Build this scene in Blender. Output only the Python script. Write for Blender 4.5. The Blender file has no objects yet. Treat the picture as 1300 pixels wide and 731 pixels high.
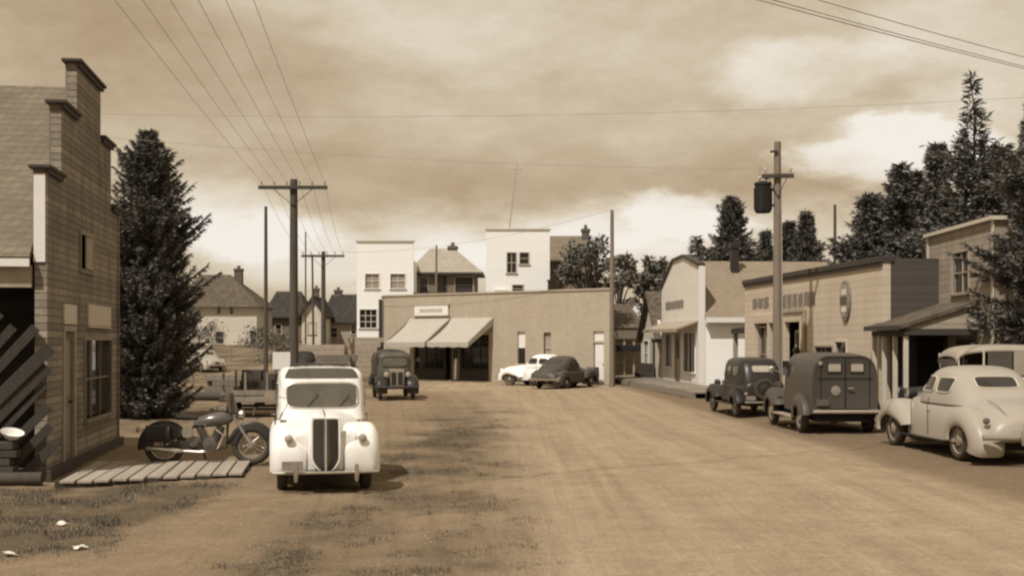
import bpy, bmesh, math, random
from mathutils import Vector, Matrix
R = math.radians
scene = bpy.context.scene
COL = scene.collection
rnd = random.Random(7)

# ------------------------------------------------------------------ frame of the place
EYE = 2.15; F = 1600.0; HX = 650.0; HY = 432.0
def gx(px, Y): return (px - HX) / F * Y
def gz(py, Y): return EYE + (HY - py) / F * Y

def S(r, g, b):
    def c(v):
        v /= 255.0
        return v / 12.92 if v <= 0.04045 else ((v + 0.055) / 1.055) ** 2.4
    return (c(r), c(g), c(b), 1.0)
def DS(c, k=.30):                          # towards the print's grey-brown
    l = .3*c[0] + .55*c[1] + .15*c[2]
    return tuple(v + (l - v)*k for v in c[:3]) + (1.0,)

# ------------------------------------------------------------------ mesh builder
class MB:
    def __init__(s): s.v = []; s.f = []
    def add(s, vs, fs):
        o = len(s.v); s.v += [tuple(p) for p in vs]; s.f += [tuple(i + o for i in f) for f in fs]
    def box(s, x0, y0, z0, x1, y1, z1):
        s.add([(x0,y0,z0),(x1,y0,z0),(x1,y1,z0),(x0,y1,z0),(x0,y0,z1),(x1,y0,z1),(x1,y1,z1),(x0,y1,z1)],
              [(0,3,2,1),(4,5,6,7),(0,1,5,4),(1,2,6,5),(2,3,7,6),(3,0,4,7)])
        return s
    def beam(s, p, q, w, h, up=(0,0,1)):
        p = Vector(p); q = Vector(q); d = (q - p).normalized(); u = Vector(up)
        sd = d.cross(u)
        if sd.length < 1e-4: sd = d.cross(Vector((1,0,0)))
        sd.normalize(); u = sd.cross(d).normalized()
        vs = []
        for c in (p, q):
            for a, b in ((-1,-1),(1,-1),(1,1),(-1,1)): vs.append(c + sd*a*w/2 + u*b*h/2)
        s.add(vs, [(0,1,2,3),(7,6,5,4),(0,4,5,1),(1,5,6,2),(2,6,7,3),(3,7,4,0)])
        return s
    def tube(s, pts, r, n=8, closed=False):
        pts = [Vector(p) for p in pts]; m = len(pts)
        rs = r if isinstance(r, (list, tuple)) else [r]*m
        vs = []; pu = None
        for i, p in enumerate(pts):
            if closed: d = pts[(i+1) % m] - pts[i-1]
            else: d = pts[min(i+1, m-1)] - pts[max(i-1, 0)]
            d.normalize()
            if pu is None:
                pu = Vector((0,0,1)) if abs(d.z) < .9 else Vector((1,0,0))
            sd = d.cross(pu)
            if sd.length < 1e-5: sd = d.cross(Vector((0,1,0.01)))
            sd.normalize(); u = sd.cross(d).normalized(); pu = u
            for k in range(n):
                a = 2*math.pi*k/n
                vs.append(p + (sd*math.cos(a) + u*math.sin(a))*rs[i])
        fs = []
        for i in range(m if closed else m-1):
            j = (i+1) % m
            for k in range(n):
                k2 = (k+1) % n
                fs.append((i*n+k, i*n+k2, j*n+k2, j*n+k))
        if not closed: fs += [tuple(range(n-1,-1,-1)), tuple((m-1)*n+k for k in range(n))]
        s.add(vs, fs); return s
    def loft(s, rings, cap=True, closed=True):
        n = len(rings[0]); vs = [p for r_ in rings for p in r_]; fs = []
        for i in range(len(rings)-1):
            for k in range(n if closed else n-1):
                k2 = (k+1) % n
                fs.append((i*n+k, i*n+k2, (i+1)*n+k2, (i+1)*n+k))
        if cap: fs += [tuple(range(n-1,-1,-1)), tuple((len(rings)-1)*n+k for k in range(n))]
        s.add(vs, fs); return s
    def grid(s, fn, nu, nv):
        vs = [fn(i/nu, j/nv) for j in range(nv+1) for i in range(nu+1)]
        fs = [(j*(nu+1)+i, j*(nu+1)+i+1, (j+1)*(nu+1)+i+1, (j+1)*(nu+1)+i) for j in range(nv) for i in range(nu)]
        s.add(vs, fs); return s
    def prism(s, poly, y0, y1):           # poly in (x,z), extruded along y
        n = len(poly)
        vs = [(x,y0,z) for x,z in poly] + [(x,y1,z) for x,z in poly]
        fs = [tuple(range(n)), tuple(range(2*n-1,n-1,-1))] + [(k,(k+1)%n,(k+1)%n+n,k+n) for k in range(n)]
        s.add(vs, fs); return s
    def prismx(s, poly, x0, x1):          # poly in (y,z), extruded along x
        n = len(poly)
        vs = [(x0,y,z) for y,z in poly] + [(x1,y,z) for y,z in poly]
        fs = [tuple(range(n)), tuple(range(2*n-1,n-1,-1))] + [(k,k+n,(k+1)%n+n,(k+1)%n) for k in range(n)]
        s.add(vs, fs); return s
    def slab(s, quad, t):                 # quad of 4 points thickened downwards along its normal
        q = [Vector(p) for p in quad]; nrm = (q[1]-q[0]).cross(q[3]-q[0]).normalized()
        vs = q + [p - nrm*t for p in q]
        s.add(vs, [(0,1,2,3),(7,6,5,4),(0,4,5,1),(1,5,6,2),(2,6,7,3),(3,7,4,0)]); return s
    def lathe_x(s, prof, cx, cy, cz, n=28):   # prof: list (dx, radius) round the x axis
        rings = []
        for dx, r_ in prof:
            rings.append([(cx+dx, cy+r_*math.cos(2*math.pi*k/n), cz+r_*math.sin(2*math.pi*k/n)) for k in range(n)])
        return s.loft(rings)
    def lathe_y(s, prof, cx, cy, cz, n=20):
        rings = []
        for dy, r_ in prof:
            rings.append([(cx+r_*math.cos(2*math.pi*k/n), cy+dy, cz+r_*math.sin(2*math.pi*k/n)) for k in range(n)])
        return s.loft(rings)
    def lathe_z(s, prof, cx, cy, n=16):
        rings = [[(cx+r_*math.cos(2*math.pi*k/n), cy+r_*math.sin(2*math.pi*k/n), z) for k in range(n)] for z, r_ in prof]
        return s.loft(rings)
    def torus_x(s, cx, cy, cz, Rr, r, n=32, m=10, flat=1.0):
        pts = []
        rings = []
        for i in range(n):
            a = 2*math.pi*i/n
            rings.append([(cx + r*flat*math.sin(2*math.pi*k/m), cy+(Rr+r*math.cos(2*math.pi*k/m))*math.cos(a), cz+(Rr+r*math.cos(2*math.pi*k/m))*math.sin(a)) for k in range(m)])
        rings.append(rings[0])
        return s.loft(rings, cap=False)
    def build(s, name, mat, parent=None, smooth=False, bevel=0, angle=40):
        me = bpy.data.meshes.new(name)
        me.from_pydata(s.v, [], s.f); me.materials.append(mat)
        bm = bmesh.new(); bm.from_mesh(me); bmesh.ops.recalc_face_normals(bm, faces=bm.faces); bm.to_mesh(me); bm.free()
        if smooth:
            me.shade_smooth(); me.set_sharp_from_angle(angle=R(angle))
        o = bpy.data.objects.new(name, me); COL.objects.link(o)
        if bevel:
            b = o.modifiers.new('bevel', 'BEVEL'); b.width = bevel; b.segments = 2; b.limit_method = 'ANGLE'; b.angle_limit = R(40)
        if parent: o.parent = parent
        return o

def tag(o, label=None, cat=None, group=None, kind=None):
    if label: o['label'] = label
    if cat: o['category'] = cat
    if group: o['group'] = group
    if kind: o['kind'] = kind
    return o
def thing(name, label, cat, loc=(0,0,0), rz=0, group=None):
    o = bpy.data.objects.new(name, None); COL.objects.link(o); o.empty_display_size = .2
    o.location = loc; o.rotation_euler = (0,0,rz)
    return tag(o, label, cat, group)
def copy_tree(o, parent=None):
    c = o.copy(); COL.objects.link(c)
    if parent: c.parent = parent
    for ch in list(o.children): copy_tree(ch, c)
    return c

# ------------------------------------------------------------------ materials
def nt(name):
    m = bpy.data.materials.new(name); m.use_nodes = True
    t = m.node_tree; b = t.nodes['Principled BSDF']
    return m, t, b
def N(t, typ, **kw):
    n = t.nodes.new(typ)
    for k, v in kw.items():
        if k in n.inputs: n.inputs[k].default_value = v
        else: setattr(n, k, v)
    return n
def math_(t, op, a, b=None, c=None, clamp=False):
    n = t.nodes.new('ShaderNodeMath'); n.operation = op; n.use_clamp = clamp
    for i, v in enumerate((a, b, c)):
        if v is None: continue
        if isinstance(v, (int, float)): n.inputs[i].default_value = v
        else: t.links.new(v, n.inputs[i])
    return n.outputs[0]
def shade(t, col, fac, lo, hi):            # col * lerp(lo,hi,fac)
    mr = N(t, 'ShaderNodeMapRange'); mr.inputs['To Min'].default_value = lo; mr.inputs['To Max'].default_value = hi
    t.links.new(fac, mr.inputs['Value'])
    v = t.nodes.new('ShaderNodeVectorMath'); v.operation = 'SCALE'
    if isinstance(col, tuple): v.inputs[0].default_value = DS(col)[:3]
    else: t.links.new(col, v.inputs[0])
    t.links.new(mr.outputs[0], v.inputs['Scale'])
    return v.outputs[0]
def mixc(t, fac, a, b):
    n = t.nodes.new('ShaderNodeMix'); n.data_type = 'RGBA'
    for sock, v in ((n.inputs[0], fac), (n.inputs[6], a), (n.inputs[7], b)):
        if isinstance(v, (int, float)): sock.default_value = v
        elif isinstance(v, tuple): sock.default_value = v
        else: t.links.new(v, sock)
    return n.outputs[2]
def noise(t, vec, scale, detail=5, rough=.6, out='Fac'):
    n = N(t, 'ShaderNodeTexNoise'); n.inputs['Scale'].default_value = scale; n.inputs['Detail'].default_value = detail; n.inputs['Roughness'].default_value = rough
    if vec is not None: t.links.new(vec, n.inputs['Vector'])
    return n.outputs[out]
def mapping(t, vec, sc=(1,1,1), rot=(0,0,0)):
    n = N(t, 'ShaderNodeMapping'); n.inputs['Scale'].default_value = sc; n.inputs['Rotation'].default_value = rot
    t.links.new(vec, n.inputs['Vector']); return n.outputs[0]
def bump(t, b, h, strength=.3, dist=.02):
    n = N(t, 'ShaderNodeBump'); n.inputs['Strength'].default_value = strength; n.inputs['Distance'].default_value = dist
    t.links.new(h, n.inputs['Height']); t.links.new(n.outputs[0], b.inputs['Normal'])

def mat(name, col, rough=.75, metal=0.0, var=.18, scale=4, bmp=.15, bscale=40, spec=.3, dirt=0.0):
    m, t, b = nt(name)
    oc = N(t, 'ShaderNodeTexCoord').outputs['Object']
    c = shade(t, col, noise(t, oc, scale), 1-var*1.6, 1+var*1.6)
    if dirt:
        z = N(t, 'ShaderNodeSeparateXYZ'); t.links.new(oc, z.inputs[0])
        d = math_(t, 'MULTIPLY', noise(t, oc, 7, 8, .7), dirt)
        d = math_(t, 'SMOOTH_MAX', d, 0)
        c = mixc(t, d, c, DS(S(150,125,95)))
    t.links.new(c, b.inputs['Base Color'])
    b.inputs['Roughness'].default_value = rough; b.inputs['Metallic'].default_value = metal
    b.inputs['Specular IOR Level'].default_value = spec
    if bmp: bump(t, b, noise(t, oc, bscale, 6, .65), bmp)
    return m
def wood(name, col, var=.3, axis=2, stretch=.06, scale=9, rough=.85):
    m, t, b = nt(name)
    oc = N(t, 'ShaderNodeTexCoord').outputs['Object']
    sc = [1,1,1]; sc[axis] = stretch
    mv = mapping(t, oc, tuple(sc))
    geo = N(t, 'ShaderNodeNewGeometry')
    c = shade(t, col, noise(t, mv, scale, 7, .65), 1-var*1.5, 1+var*1.3)
    c = shade(t, c, geo.outputs['Random Per Island'], .7, 1.25)
    t.links.new(c, b.inputs['Base Color']); b.inputs['Roughness'].default_value = rough; b.inputs['Specular IOR Level'].default_value = .2
    bump(t, b, noise(t, mv, scale*3, 5), .4, .01)
    return m
def siding(name, col, period=.16, var=.25, wear=None, wearamt=.5, lap=.5, gapk=.45):
    m, t, b = nt(name)
    oc = N(t, 'ShaderNodeTexCoord').outputs['Object']
    sx = N(t, 'ShaderNodeSeparateXYZ'); t.links.new(oc, sx.inputs[0])
    zz = math_(t, 'DIVIDE', sx.outputs[2], period)
    row = math_(t, 'FLOOR', zz); fr = math_(t, 'FRACT', zz)
    # board lengths: each row broken at its own offsets
    xy = math_(t, 'ADD', sx.outputs[0], sx.outputs[1])
    w1 = N(t, 'ShaderNodeTexWhiteNoise', noise_dimensions='1D'); t.links.new(row, w1.inputs['W'])
    seg = math_(t, 'FLOOR', math_(t, 'ADD', math_(t, 'DIVIDE', xy, 4.3), math_(t, 'MULTIPLY', w1.outputs[0], 7.0)))
    w2 = N(t, 'ShaderNodeTexWhiteNoise', noise_dimensions='2D')
    cmb = N(t, 'ShaderNodeCombineXYZ'); t.links.new(row, cmb.inputs[0]); t.links.new(seg, cmb.inputs[1]); t.links.new(cmb.outputs[0], w2.inputs['Vector'])
    c = shade(t, col, w2.outputs[0], 1-var*.14, 1+var*.14); c = shade(t, c, w1.outputs[0], 1-var*.45, 1+var*.45)
    grain = noise(t, mapping(t, oc, (1.2,1.2,14)), 5, 7, .65)
    c = shade(t, c, grain, 1-var*1.1, 1+var*1.1)
    if wear is not None:
        f = math_(t, 'MULTIPLY', math_(t, 'SUBTRACT', noise(t, mapping(t, oc, (1,1,.5)), 1.3, 8, .7), .45, clamp=True), 4*wearamt, clamp=True)
        c = mixc(t, f, c, DS(wear))
    gap = math_(t, 'LESS_THAN', fr, .1)
    c = mixc(t, math_(t, 'MULTIPLY', gap, gapk), c, (.03,.025,.02,1))
    t.links.new(c, b.inputs['Base Color']); b.inputs['Roughness'].default_value = .85; b.inputs['Specular IOR Level'].default_value = .2
    h = math_(t, 'ADD', math_(t, 'MULTIPLY', fr, -1.0), math_(t, 'MULTIPLY', grain, .35))
    bump(t, b, h, lap, .03)
    return m
def bricks(name, col, mortar, bw=.22, bh=.075, var=.2, big=.12):
    m, t, b = nt(name)
    oc = N(t, 'ShaderNodeTexCoord').outputs['Object']
    sx = N(t, 'ShaderNodeSeparateXYZ'); t.links.new(oc, sx.inputs[0])
    cmb = N(t, 'ShaderNodeCombineXYZ'); t.links.new(math_(t,'ADD',sx.outputs[0],sx.outputs[1]), cmb.inputs[0]); t.links.new(sx.outputs[2], cmb.inputs[1])
    br = N(t, 'ShaderNodeTexBrick'); t.links.new(cmb.outputs[0], br.inputs['Vector'])
    br.inputs['Scale'].default_value = 1; br.inputs['Brick Width'].default_value = bw; br.inputs['Row Height'].default_value = bh
    br.inputs['Mortar Size'].default_value = .006; br.inputs['Bias'].default_value = 0
    br.inputs['Color1'].default_value = tuple(x*(1-var) for x in col[:3])+(1,); br.inputs['Color2'].default_value = tuple(x*(1+var) for x in col[:3])+(1,)
    br.inputs['Mortar'].default_value = DS(mortar); br.inputs['Color1'].default_value = DS(br.inputs['Color1'].default_value); br.inputs['Color2'].default_value = DS(br.inputs['Color2'].default_value)
    c = shade(t, br.outputs['Color'], noise(t, oc, .55, 7, .6), 1-big*1.4, 1+big*1.4)
    c = shade(t, c, noise(t, mapping(t, oc, (2,2,.25)), 1.5, 5, .6), .86, 1.12)
    t.links.new(c, b.inputs['Base Color']); b.inputs['Roughness'].default_value = .9; b.inputs['Specular IOR Level'].default_value = .15
    bump(t, b, math_(t, 'SUBTRACT', 1.0, br.outputs['Fac']), .35, .01)
    return m
def shingle(name, col, row=.16, var=.28):
    m, t, b = nt(name)
    oc = N(t, 'ShaderNodeTexCoord').outputs['Object']
    sx = N(t, 'ShaderNodeSeparateXYZ'); t.links.new(oc, sx.inputs[0])
    cmb = N(t, 'ShaderNodeCombineXYZ'); t.links.new(math_(t,'ADD',sx.outputs[0],sx.outputs[1]), cmb.inputs[0]); t.links.new(sx.outputs[2], cmb.inputs[1])
    br = N(t, 'ShaderNodeTexBrick'); t.links.new(cmb.outputs[0], br.inputs['Vector'])
    br.inputs['Scale'].default_value = 1; br.inputs['Brick Width'].default_value = .17; br.inputs['Row Height'].default_value = row*.7
    br.inputs['Mortar Size'].default_value = .006
    br.inputs['Color1'].default_value = tuple(x*(1-var) for x in col[:3])+(1,); br.inputs['Color2'].default_value = tuple(x*(1+var) for x in col[:3])+(1,)
    col = DS(col); br.inputs['Color1'].default_value = tuple(x*(1-var) for x in col[:3])+(1,); br.inputs['Color2'].default_value = tuple(x*(1+var) for x in col[:3])+(1,)
    br.inputs['Mortar'].default_value = tuple(x*.6 for x in col[:3])+(1,)
    c = shade(t, br.outputs['Color'], noise(t, oc, 1.1, 8, .7), .72, 1.28)
    t.links.new(c, b.inputs['Base Color']); b.inputs['Roughness'].default_value = .95; b.inputs['Specular IOR Level'].default_value = .1
    bump(t, b, br.outputs['Color'], .4, .02)
    return m
def foliage(name, col, var=.6):
    m, t, b = nt(name)
    geo = N(t, 'ShaderNodeNewGeometry')
    oc = N(t, 'ShaderNodeTexCoord').outputs['Object']
    c = shade(t, col, geo.outputs['Random Per Island'], 1-var, 1+var*1.3)
    c = shade(t, c, noise(t, oc, .9, 4), .65, 1.4)
    t.links.new(c, b.inputs['Base Color']); b.inputs['Roughness'].default_value = .7; b.inputs['Specular IOR Level'].default_value = .25
    return m
def glass(name, col=(.02,.018,.015,1), rough=.08):
    m, t, b = nt(name)
    oc = N(t, 'ShaderNodeTexCoord').outputs['Object']
    t.links.new(shade(t, col, noise(t, oc, 2.5, 3), .6, 1.5), b.inputs['Base Color'])
    b.inputs['Roughness'].default_value = rough; b.inputs['Specular IOR Level'].default_value = .6
    bump(t, b, noise(t, oc, 3, 2), .05, .02)
    return m

M = {}
M['wood_grey'] = wood('weathered_wood', (.25,.205,.15,1))
M['wood_dark'] = wood('dark_wood', (.075,.06,.046,1))
M['wood_pole'] = wood('pole_wood', (.20,.155,.11,1), axis=2)
M['wood_pole_dark'] = wood('dark_pole_wood', (.085,.07,.052,1), axis=2)
M['plank_x'] = wood('walk_plank', (.42,.345,.26,1), axis=1)
M['white_paint'] = mat('white_paint', (.80,.775,.74,1), var=.05, dirt=.12)
M['cream_paint'] = mat('cream_paint', (.62,.54,.42,1), var=.1, dirt=.2)
M['trim_dark'] = mat('dark_trim', (.06,.048,.038,1), var=.2)
M['trim_tan'] = mat('tan_trim', (.36,.28,.195,1), var=.2)
M['glass'] = glass('window_glass')
M['car_glass'] = glass('car_glass', (.10,.085,.06,1), .07)
M['dark_glass'] = glass('dark_car_glass', (.03,.026,.022,1), .07)
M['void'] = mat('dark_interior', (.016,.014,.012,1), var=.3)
M['rubber'] = mat('tyre_rubber', (.022,.02,.018,1), rough=.85, dirt=.22)
M['chrome'] = mat('dull_chrome', (.62,.58,.52,1), rough=.25, metal=.9, var=.1, bmp=.03, dirt=.12)
M['iron'] = mat('dark_iron', (.05,.044,.038,1), rough=.5, metal=.4)
M['under'] = mat('chassis_black', (.018,.016,.014,1), rough=.8)
M['wire'] = mat('wire', (.36,.30,.24,1), rough=.7)
M['porcelain'] = mat('insulator', (.42,.36,.28,1), rough=.3)
# ------------------------------------------------------------------ camera
cam = bpy.data.cameras.new('camera'); camo = bpy.data.objects.new('camera', cam); COL.objects.link(camo)
camo.location = (0,0,EYE); camo.rotation_euler = (R(90),0,0)
cam.sensor_width = 36; cam.lens = 36*F/1300; cam.shift_y = (HY-365.5)/1300; cam.clip_end = 6000; cam.clip_start = .1
scene.camera = camo
scene.view_settings.view_transform = 'Standard'; scene.view_settings.look = 'None'
scene.cycles.filter_width = 2.3          # an old, soft lens
scene.view_settings.exposure = 0.0; scene.view_settings.gamma = 1

# ------------------------------------------------------------------ light
SUN_EL = R(54); SUN_AZ = R(214)      # compass style: from +Y clockwise; the sun stands behind the camera to the left
sl = bpy.data.lights.new('sun', 'SUN'); so = bpy.data.objects.new('sun', sl); COL.objects.link(so)
sl.energy = 3.9; sl.angle = R(.6); sl.color = (1.0, .95, .87)
d = Vector((math.sin(SUN_AZ)*math.cos(SUN_EL), math.cos(SUN_AZ)*math.cos(SUN_EL), math.sin(SUN_EL)))
so.rotation_euler = d.to_track_quat('Z', 'Y').to_euler(); so.location = d*50

w = bpy.data.worlds.new('World'); scene.world = w; w.use_nodes = True
t = w.node_tree; t.nodes.clear()
out = N(t, 'ShaderNodeOutputWorld')
sky = N(t, 'ShaderNodeTexSky'); sky.sky_type = 'NISHITA'; sky.sun_disc = False; sky.sun_elevation = SUN_EL; sky.sun_rotation = SUN_AZ
bw = N(t, 'ShaderNodeRGBToBW'); t.links.new(sky.outputs[0], bw.inputs[0])
skyc = N(t, 'ShaderNodeVectorMath', operation='SCALE'); skyc.inputs[0].default_value = (1.0,.84,.64); t.links.new(bw.outputs[0], skyc.inputs['Scale'])
bg1 = N(t, 'ShaderNodeBackground'); t.links.new(skyc.outputs[0], bg1.inputs[0]); bg1.inputs[1].default_value = .09
gen = N(t, 'ShaderNodeTexCoord').outputs['Generated']
sp = N(t, 'ShaderNodeSeparateXYZ'); t.links.new(gen, sp.inputs[0])
az = math_(t, 'ARCTAN2', sp.outputs[0], sp.outputs[1]); el = math_(t, 'ARCSINE', sp.outputs[2])
co = N(t, 'ShaderNodeCombineXYZ'); t.links.new(az, co.inputs[0]); t.links.new(math_(t, 'MULTIPLY', el, 2.2), co.inputs[1]); t.links.new(math_(t,'MULTIPLY',sp.outputs[1],.35), co.inputs[2])
wob = N(t, 'ShaderNodeTexNoise'); wob.inputs['Scale'].default_value = 6; wob.inputs['Detail'].default_value = 7; wob.inputs['Roughness'].default_value = .6
t.links.new(co.outputs[0], wob.inputs['Vector'])
ws = N(t, 'ShaderNodeSeparateColor'); t.links.new(wob.outputs['Color'], ws.inputs[0])
az2 = math_(t, 'ADD', az, math_(t, 'MULTIPLY', math_(t, 'SUBTRACT', ws.outputs[0], .5), .22))
el2 = math_(t, 'ADD', el, math_(t, 'MULTIPLY', math_(t, 'SUBTRACT', ws.outputs[1], .5), .09))
# cloud brightness: a soft fractal base plus cloud banks standing at their bearings and heights
base = noise(t, co.outputs[0], 3.2, 9, .58)
val = math_(t, 'ADD', .50, math_(t, 'MULTIPLY', math_(t, 'SUBTRACT', base, .5), .62))
fine = noise(t, co.outputs[0], 11, 9, .66)
val = math_(t, 'ADD', val, math_(t, 'MULTIPLY', math_(t, 'SUBTRACT', fine, .5), .55))
def bank(px, py, rx, ry, amt, soft=.8):
    global val
    a = math.atan((px-650)/F); e = math.atan((HY-py)/F)
    u = math_(t, 'DIVIDE', math_(t, 'SUBTRACT', az2, a), rx/F)
    v = math_(t, 'DIVIDE', math_(t, 'SUBTRACT', el2, e), ry/F)
    r2 = math_(t, 'SQRT', math_(t, 'ADD', math_(t, 'MULTIPLY', u, u), math_(t, 'MULTIPLY', v, v)))
    mr = N(t, 'ShaderNodeMapRange', interpolation_type='SMOOTHSTEP')
    mr.inputs['From Min'].default_value = 1+soft/2; mr.inputs['From Max'].default_value = 1-soft/2
    t.links.new(r2, mr.inputs['Value'])
    val = math_(t, 'ADD', val, math_(t, 'MULTIPLY', mr.outputs[0], amt))
bank(1120, 205, 130, 42, .50, .5)
bank(1040, 98, 120, 36, .28, .8)
bank(1250, 70, 110, 80, .20, 1.2)
bank(870, 272, 75, 26, .42, .7)
bank(290, 280, 130, 50, .30, .7)
bank(640, 30, 200, 60, .14, 1.3)
bank(460, 310, 360, 50, .36, 1.0)
bank(720, 320, 160, 34, .16, 1.0)
bank(1000, 310, 200, 55, .22, 1.0)
bank(620, 225, 330, 40, -.10, 1.2)
bank(210, 80, 240, 80, -.20, 1.2)
bank(1090, 255, 90, 24, -.12, .9)
bank(1130, 115, 90, 26, -.14, .9)
bank(960, 215, 110, 40, -.12, .9)
bank(1400, 250, 160, 120, .25, 1.0)
cr = N(t, 'ShaderNodeValToRGB'); t.links.new(val, cr.inputs[0])
e = cr.color_ramp.elements
e[0].position = 0; e[0].color = S(150,128,100)
e[1].position = 1; e[1].color = S(248,242,232)
for p_, c_ in ((.3, S(183,161,132)), (.5, S(203,186,158)), (.72, S(226,213,192))):
    n_ = e.new(p_); n_.color = c_
bg2 = N(t, 'ShaderNodeBackground'); t.links.new(cr.outputs[0], bg2.inputs[0]); bg2.inputs[1].default_value = 1.0
mx = N(t, 'ShaderNodeMixShader'); mx.inputs[0].default_value = .92
t.links.new(bg1.outputs[0], mx.inputs[1]); t.links.new(bg2.outputs[0], mx.inputs[2]); t.links.new(mx.outputs[0], out.inputs[0])

# ------------------------------------------------------------------ ground
def sm(a, b, x):
    u = max(0, min(1, (x-a)/(b-a))); return u*u*(3-2*u)
from mathutils import noise as mn
def curb_x(y): return 7.84 - .0447*y
def zg(x, y):
    z = 1.7*sm(62, 112, y)*sm(-4, -12, x) + .25*sm(90,160,y)
    if y < 110:
        z -= .028*rut(x, y)*sm(70,40,y)
        z += .020*mn.noise((x*3.1, y*3.1, 5))*sm(45, 20, y)
        z += .045*(mn.noise((x*.35, y*.35, 3))) * sm(5, 9, y) + .014*mn.noise((x*1.7, y*1.7, 1))
        z -= .05*sm(1.0, .2, abs(x - curb_x(y) + .1)) * sm(60, 50, y)
    return z
def rut(x, y):
    if y > 70: return 0
    xc = .62 - .0014*(y-9)**2; v = 0
    for o_, w_, k_ in ((0,.16,1),(1.42,.18,1),(.35,.12,.6),(1.85,.14,.6),(2.9,.20,.8),(4.35,.20,.8),(-.75,.12,.45),(5.3,.2,.4),(3.5,.1,.5),(4.9,.1,.5),(-.25,.08,.5),(.9,.08,.4)):
        xc = (.62 - .0014*(y-9)**2) if o_ < 2.5 else .62 - .034*(y-9)
        d_ = x - xc - o_ - .10*mn.noise((y*.13, o_*3, 2))
        v += k_*math.exp(-(d_/w_)**2)*(.55+.6*mn.noise((y*.22, o_*5, 7)))
    return max(0, min(1, v))
def axis(lo, d0, d1, step, hi, gr=1.18):
    a = []; x = d0
    while x <= d1: a.append(x); x += step
    s = step; x = d1
    while x < hi: s *= gr; x += s; a.append(x)
    s = step; x = d0; b = []
    while x > lo: s *= gr; x -= s; b.append(x)
    return b[::-1] + a
xs = axis(-900, -13, 13, .125, 900); ys = axis(-60, 8, 32, .16, 2500, 1.03)
def weed_amt(x, y):
    n = mn.fractal((x*.55, y*.4, 7), 1.0, 2.0, 4)
    a = 0
    wv = 1.1*mn.noise((y*.35, 4, 4)); a = max(a, sm(-3.4, -1.6, x+wv*.6)*sm(1.0, -1.2, x+wv)*sm(8,11,y)*sm(50,26,y)*.8)          # strip between the parking and the road
    a = max(a, sm(-3.8, -4.8, x)*sm(19.2, 18.0, y)*1.35)                                # rough corner by the frame building
    a = max(a, sm(-8, -9, x)*sm(20, 24, y)*sm(62, 40, y)*.6)
    a = max(a, sm(-6, -9, x)*sm(36, 44, y)*.9); a = max(a, sm(-3, -8, x)*sm(52, 58, y)*.95)
    a = max(a, sm(9, 10, x)*.6)
    a = max(a, sm(95,130,y)*.8)
    return max(0, min(1, a*(.75+1.3*n)))
vs = []; at = []
for y in ys:
    for x in xs:
        vs.append((x, y, zg(x, y)))
        gr = sm(-.4, .4, x - curb_x(y)) * (1 if y < 66 else 0)
        road = sm(-.9, .3, x + .02*(y-20)) * sm(.2, -.6, x - curb_x(y))
        if y > 52: road = max(road, sm(50, 56, y)*sm(72, 66, y + .8*x)*sm(curb_x(y), curb_x(y)-1, x))
        at.append((weed_amt(x, y), road, gr, rut(x, y)))
nx = len(xs); ny = len(ys)
fs = [(j*nx+i, j*nx+i+1, (j+1)*nx+i+1, (j+1)*nx+i) for j in range(ny-1) for i in range(nx-1)]
me = bpy.data.meshes.new('ground'); me.from_pydata(vs, [], fs); me.shade_smooth()
ca = me.color_attributes.new('cover', 'FLOAT_COLOR', 'POINT')
ca.data.foreach_set('color', [c for q in at for c in q])
m, t, b = nt('dirt_ground')
oc = N(t, 'ShaderNodeTexCoord').outputs['Object']
at_ = N(t, 'ShaderNodeAttribute', attribute_name='cover'); sc_ = N(t, 'ShaderNodeSeparateColor'); t.links.new(at_.outputs['Color'], sc_.inputs[0])
big = noise(t, oc, .22, 7, .62); mid = noise(t, oc, 1.3, 8, .68); fin = noise(t, oc, 18, 8, .72)
trk = noise(t, mapping(t, oc, (1.9,.045,1), (0,0,R(2.2))), 1.6, 6, .6)
trk2 = noise(t, mapping(t, oc, (4.5,.08,1), (0,0,R(3.2))), 1.4, 6, .65)
c = mixc(t, sc_.outputs[1], S(133,116,95), S(149,132,110))
c = shade(t, c, big, .74, 1.26); c = shade(t, c, mid, .60, 1.40); c = shade(t, c, noise(t, oc, 4.5, 6, .7), .74, 1.26)
tr = math_(t, 'ADD', math_(t, 'MULTIPLY', trk, .6), math_(t, 'MULTIPLY', trk2, .4))
trs = shade(t, c, tr, .45, 1.55)
c = mixc(t, math_(t, 'ADD', .25, math_(t, 'MULTIPLY', sc_.outputs[1], .65)), c, trs)
c = mixc(t, math_(t, 'MULTIPLY', at_.outputs['Alpha'], .62), c, S(170,152,128))
c = mixc(t, math_(t, 'MULTIPLY', sc_.outputs[2], .75), c, S(110,95,77))
wf = math_(t, 'MULTIPLY', sc_.outputs[0], math_(t, 'MULTIPLY', math_(t, 'SUBTRACT', mid, .27, clamp=True), 4.6), clamp=True)
c = mixc(t, math_(t, 'MULTIPLY', wf, .85), c, S(84,74,59))
c = shade(t, c, fin, .52, 1.48)
t.links.new(c, b.inputs['Base Color']); b.inputs['Roughness'].default_value = .97; b.inputs['Specular IOR Level'].default_value = .1
h = math_(t, 'ADD', math_(t, 'MULTIPLY', mid, .5), math_(t, 'ADD', math_(t, 'MULTIPLY', fin, .25), math_(t, 'MULTIPLY', trk2, .5)))
bump(t, b, h, .8, .07)
me.materials.append(m)
go = bpy.data.objects.new('ground', me); COL.objects.link(go); go['kind'] = 'structure'

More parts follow.
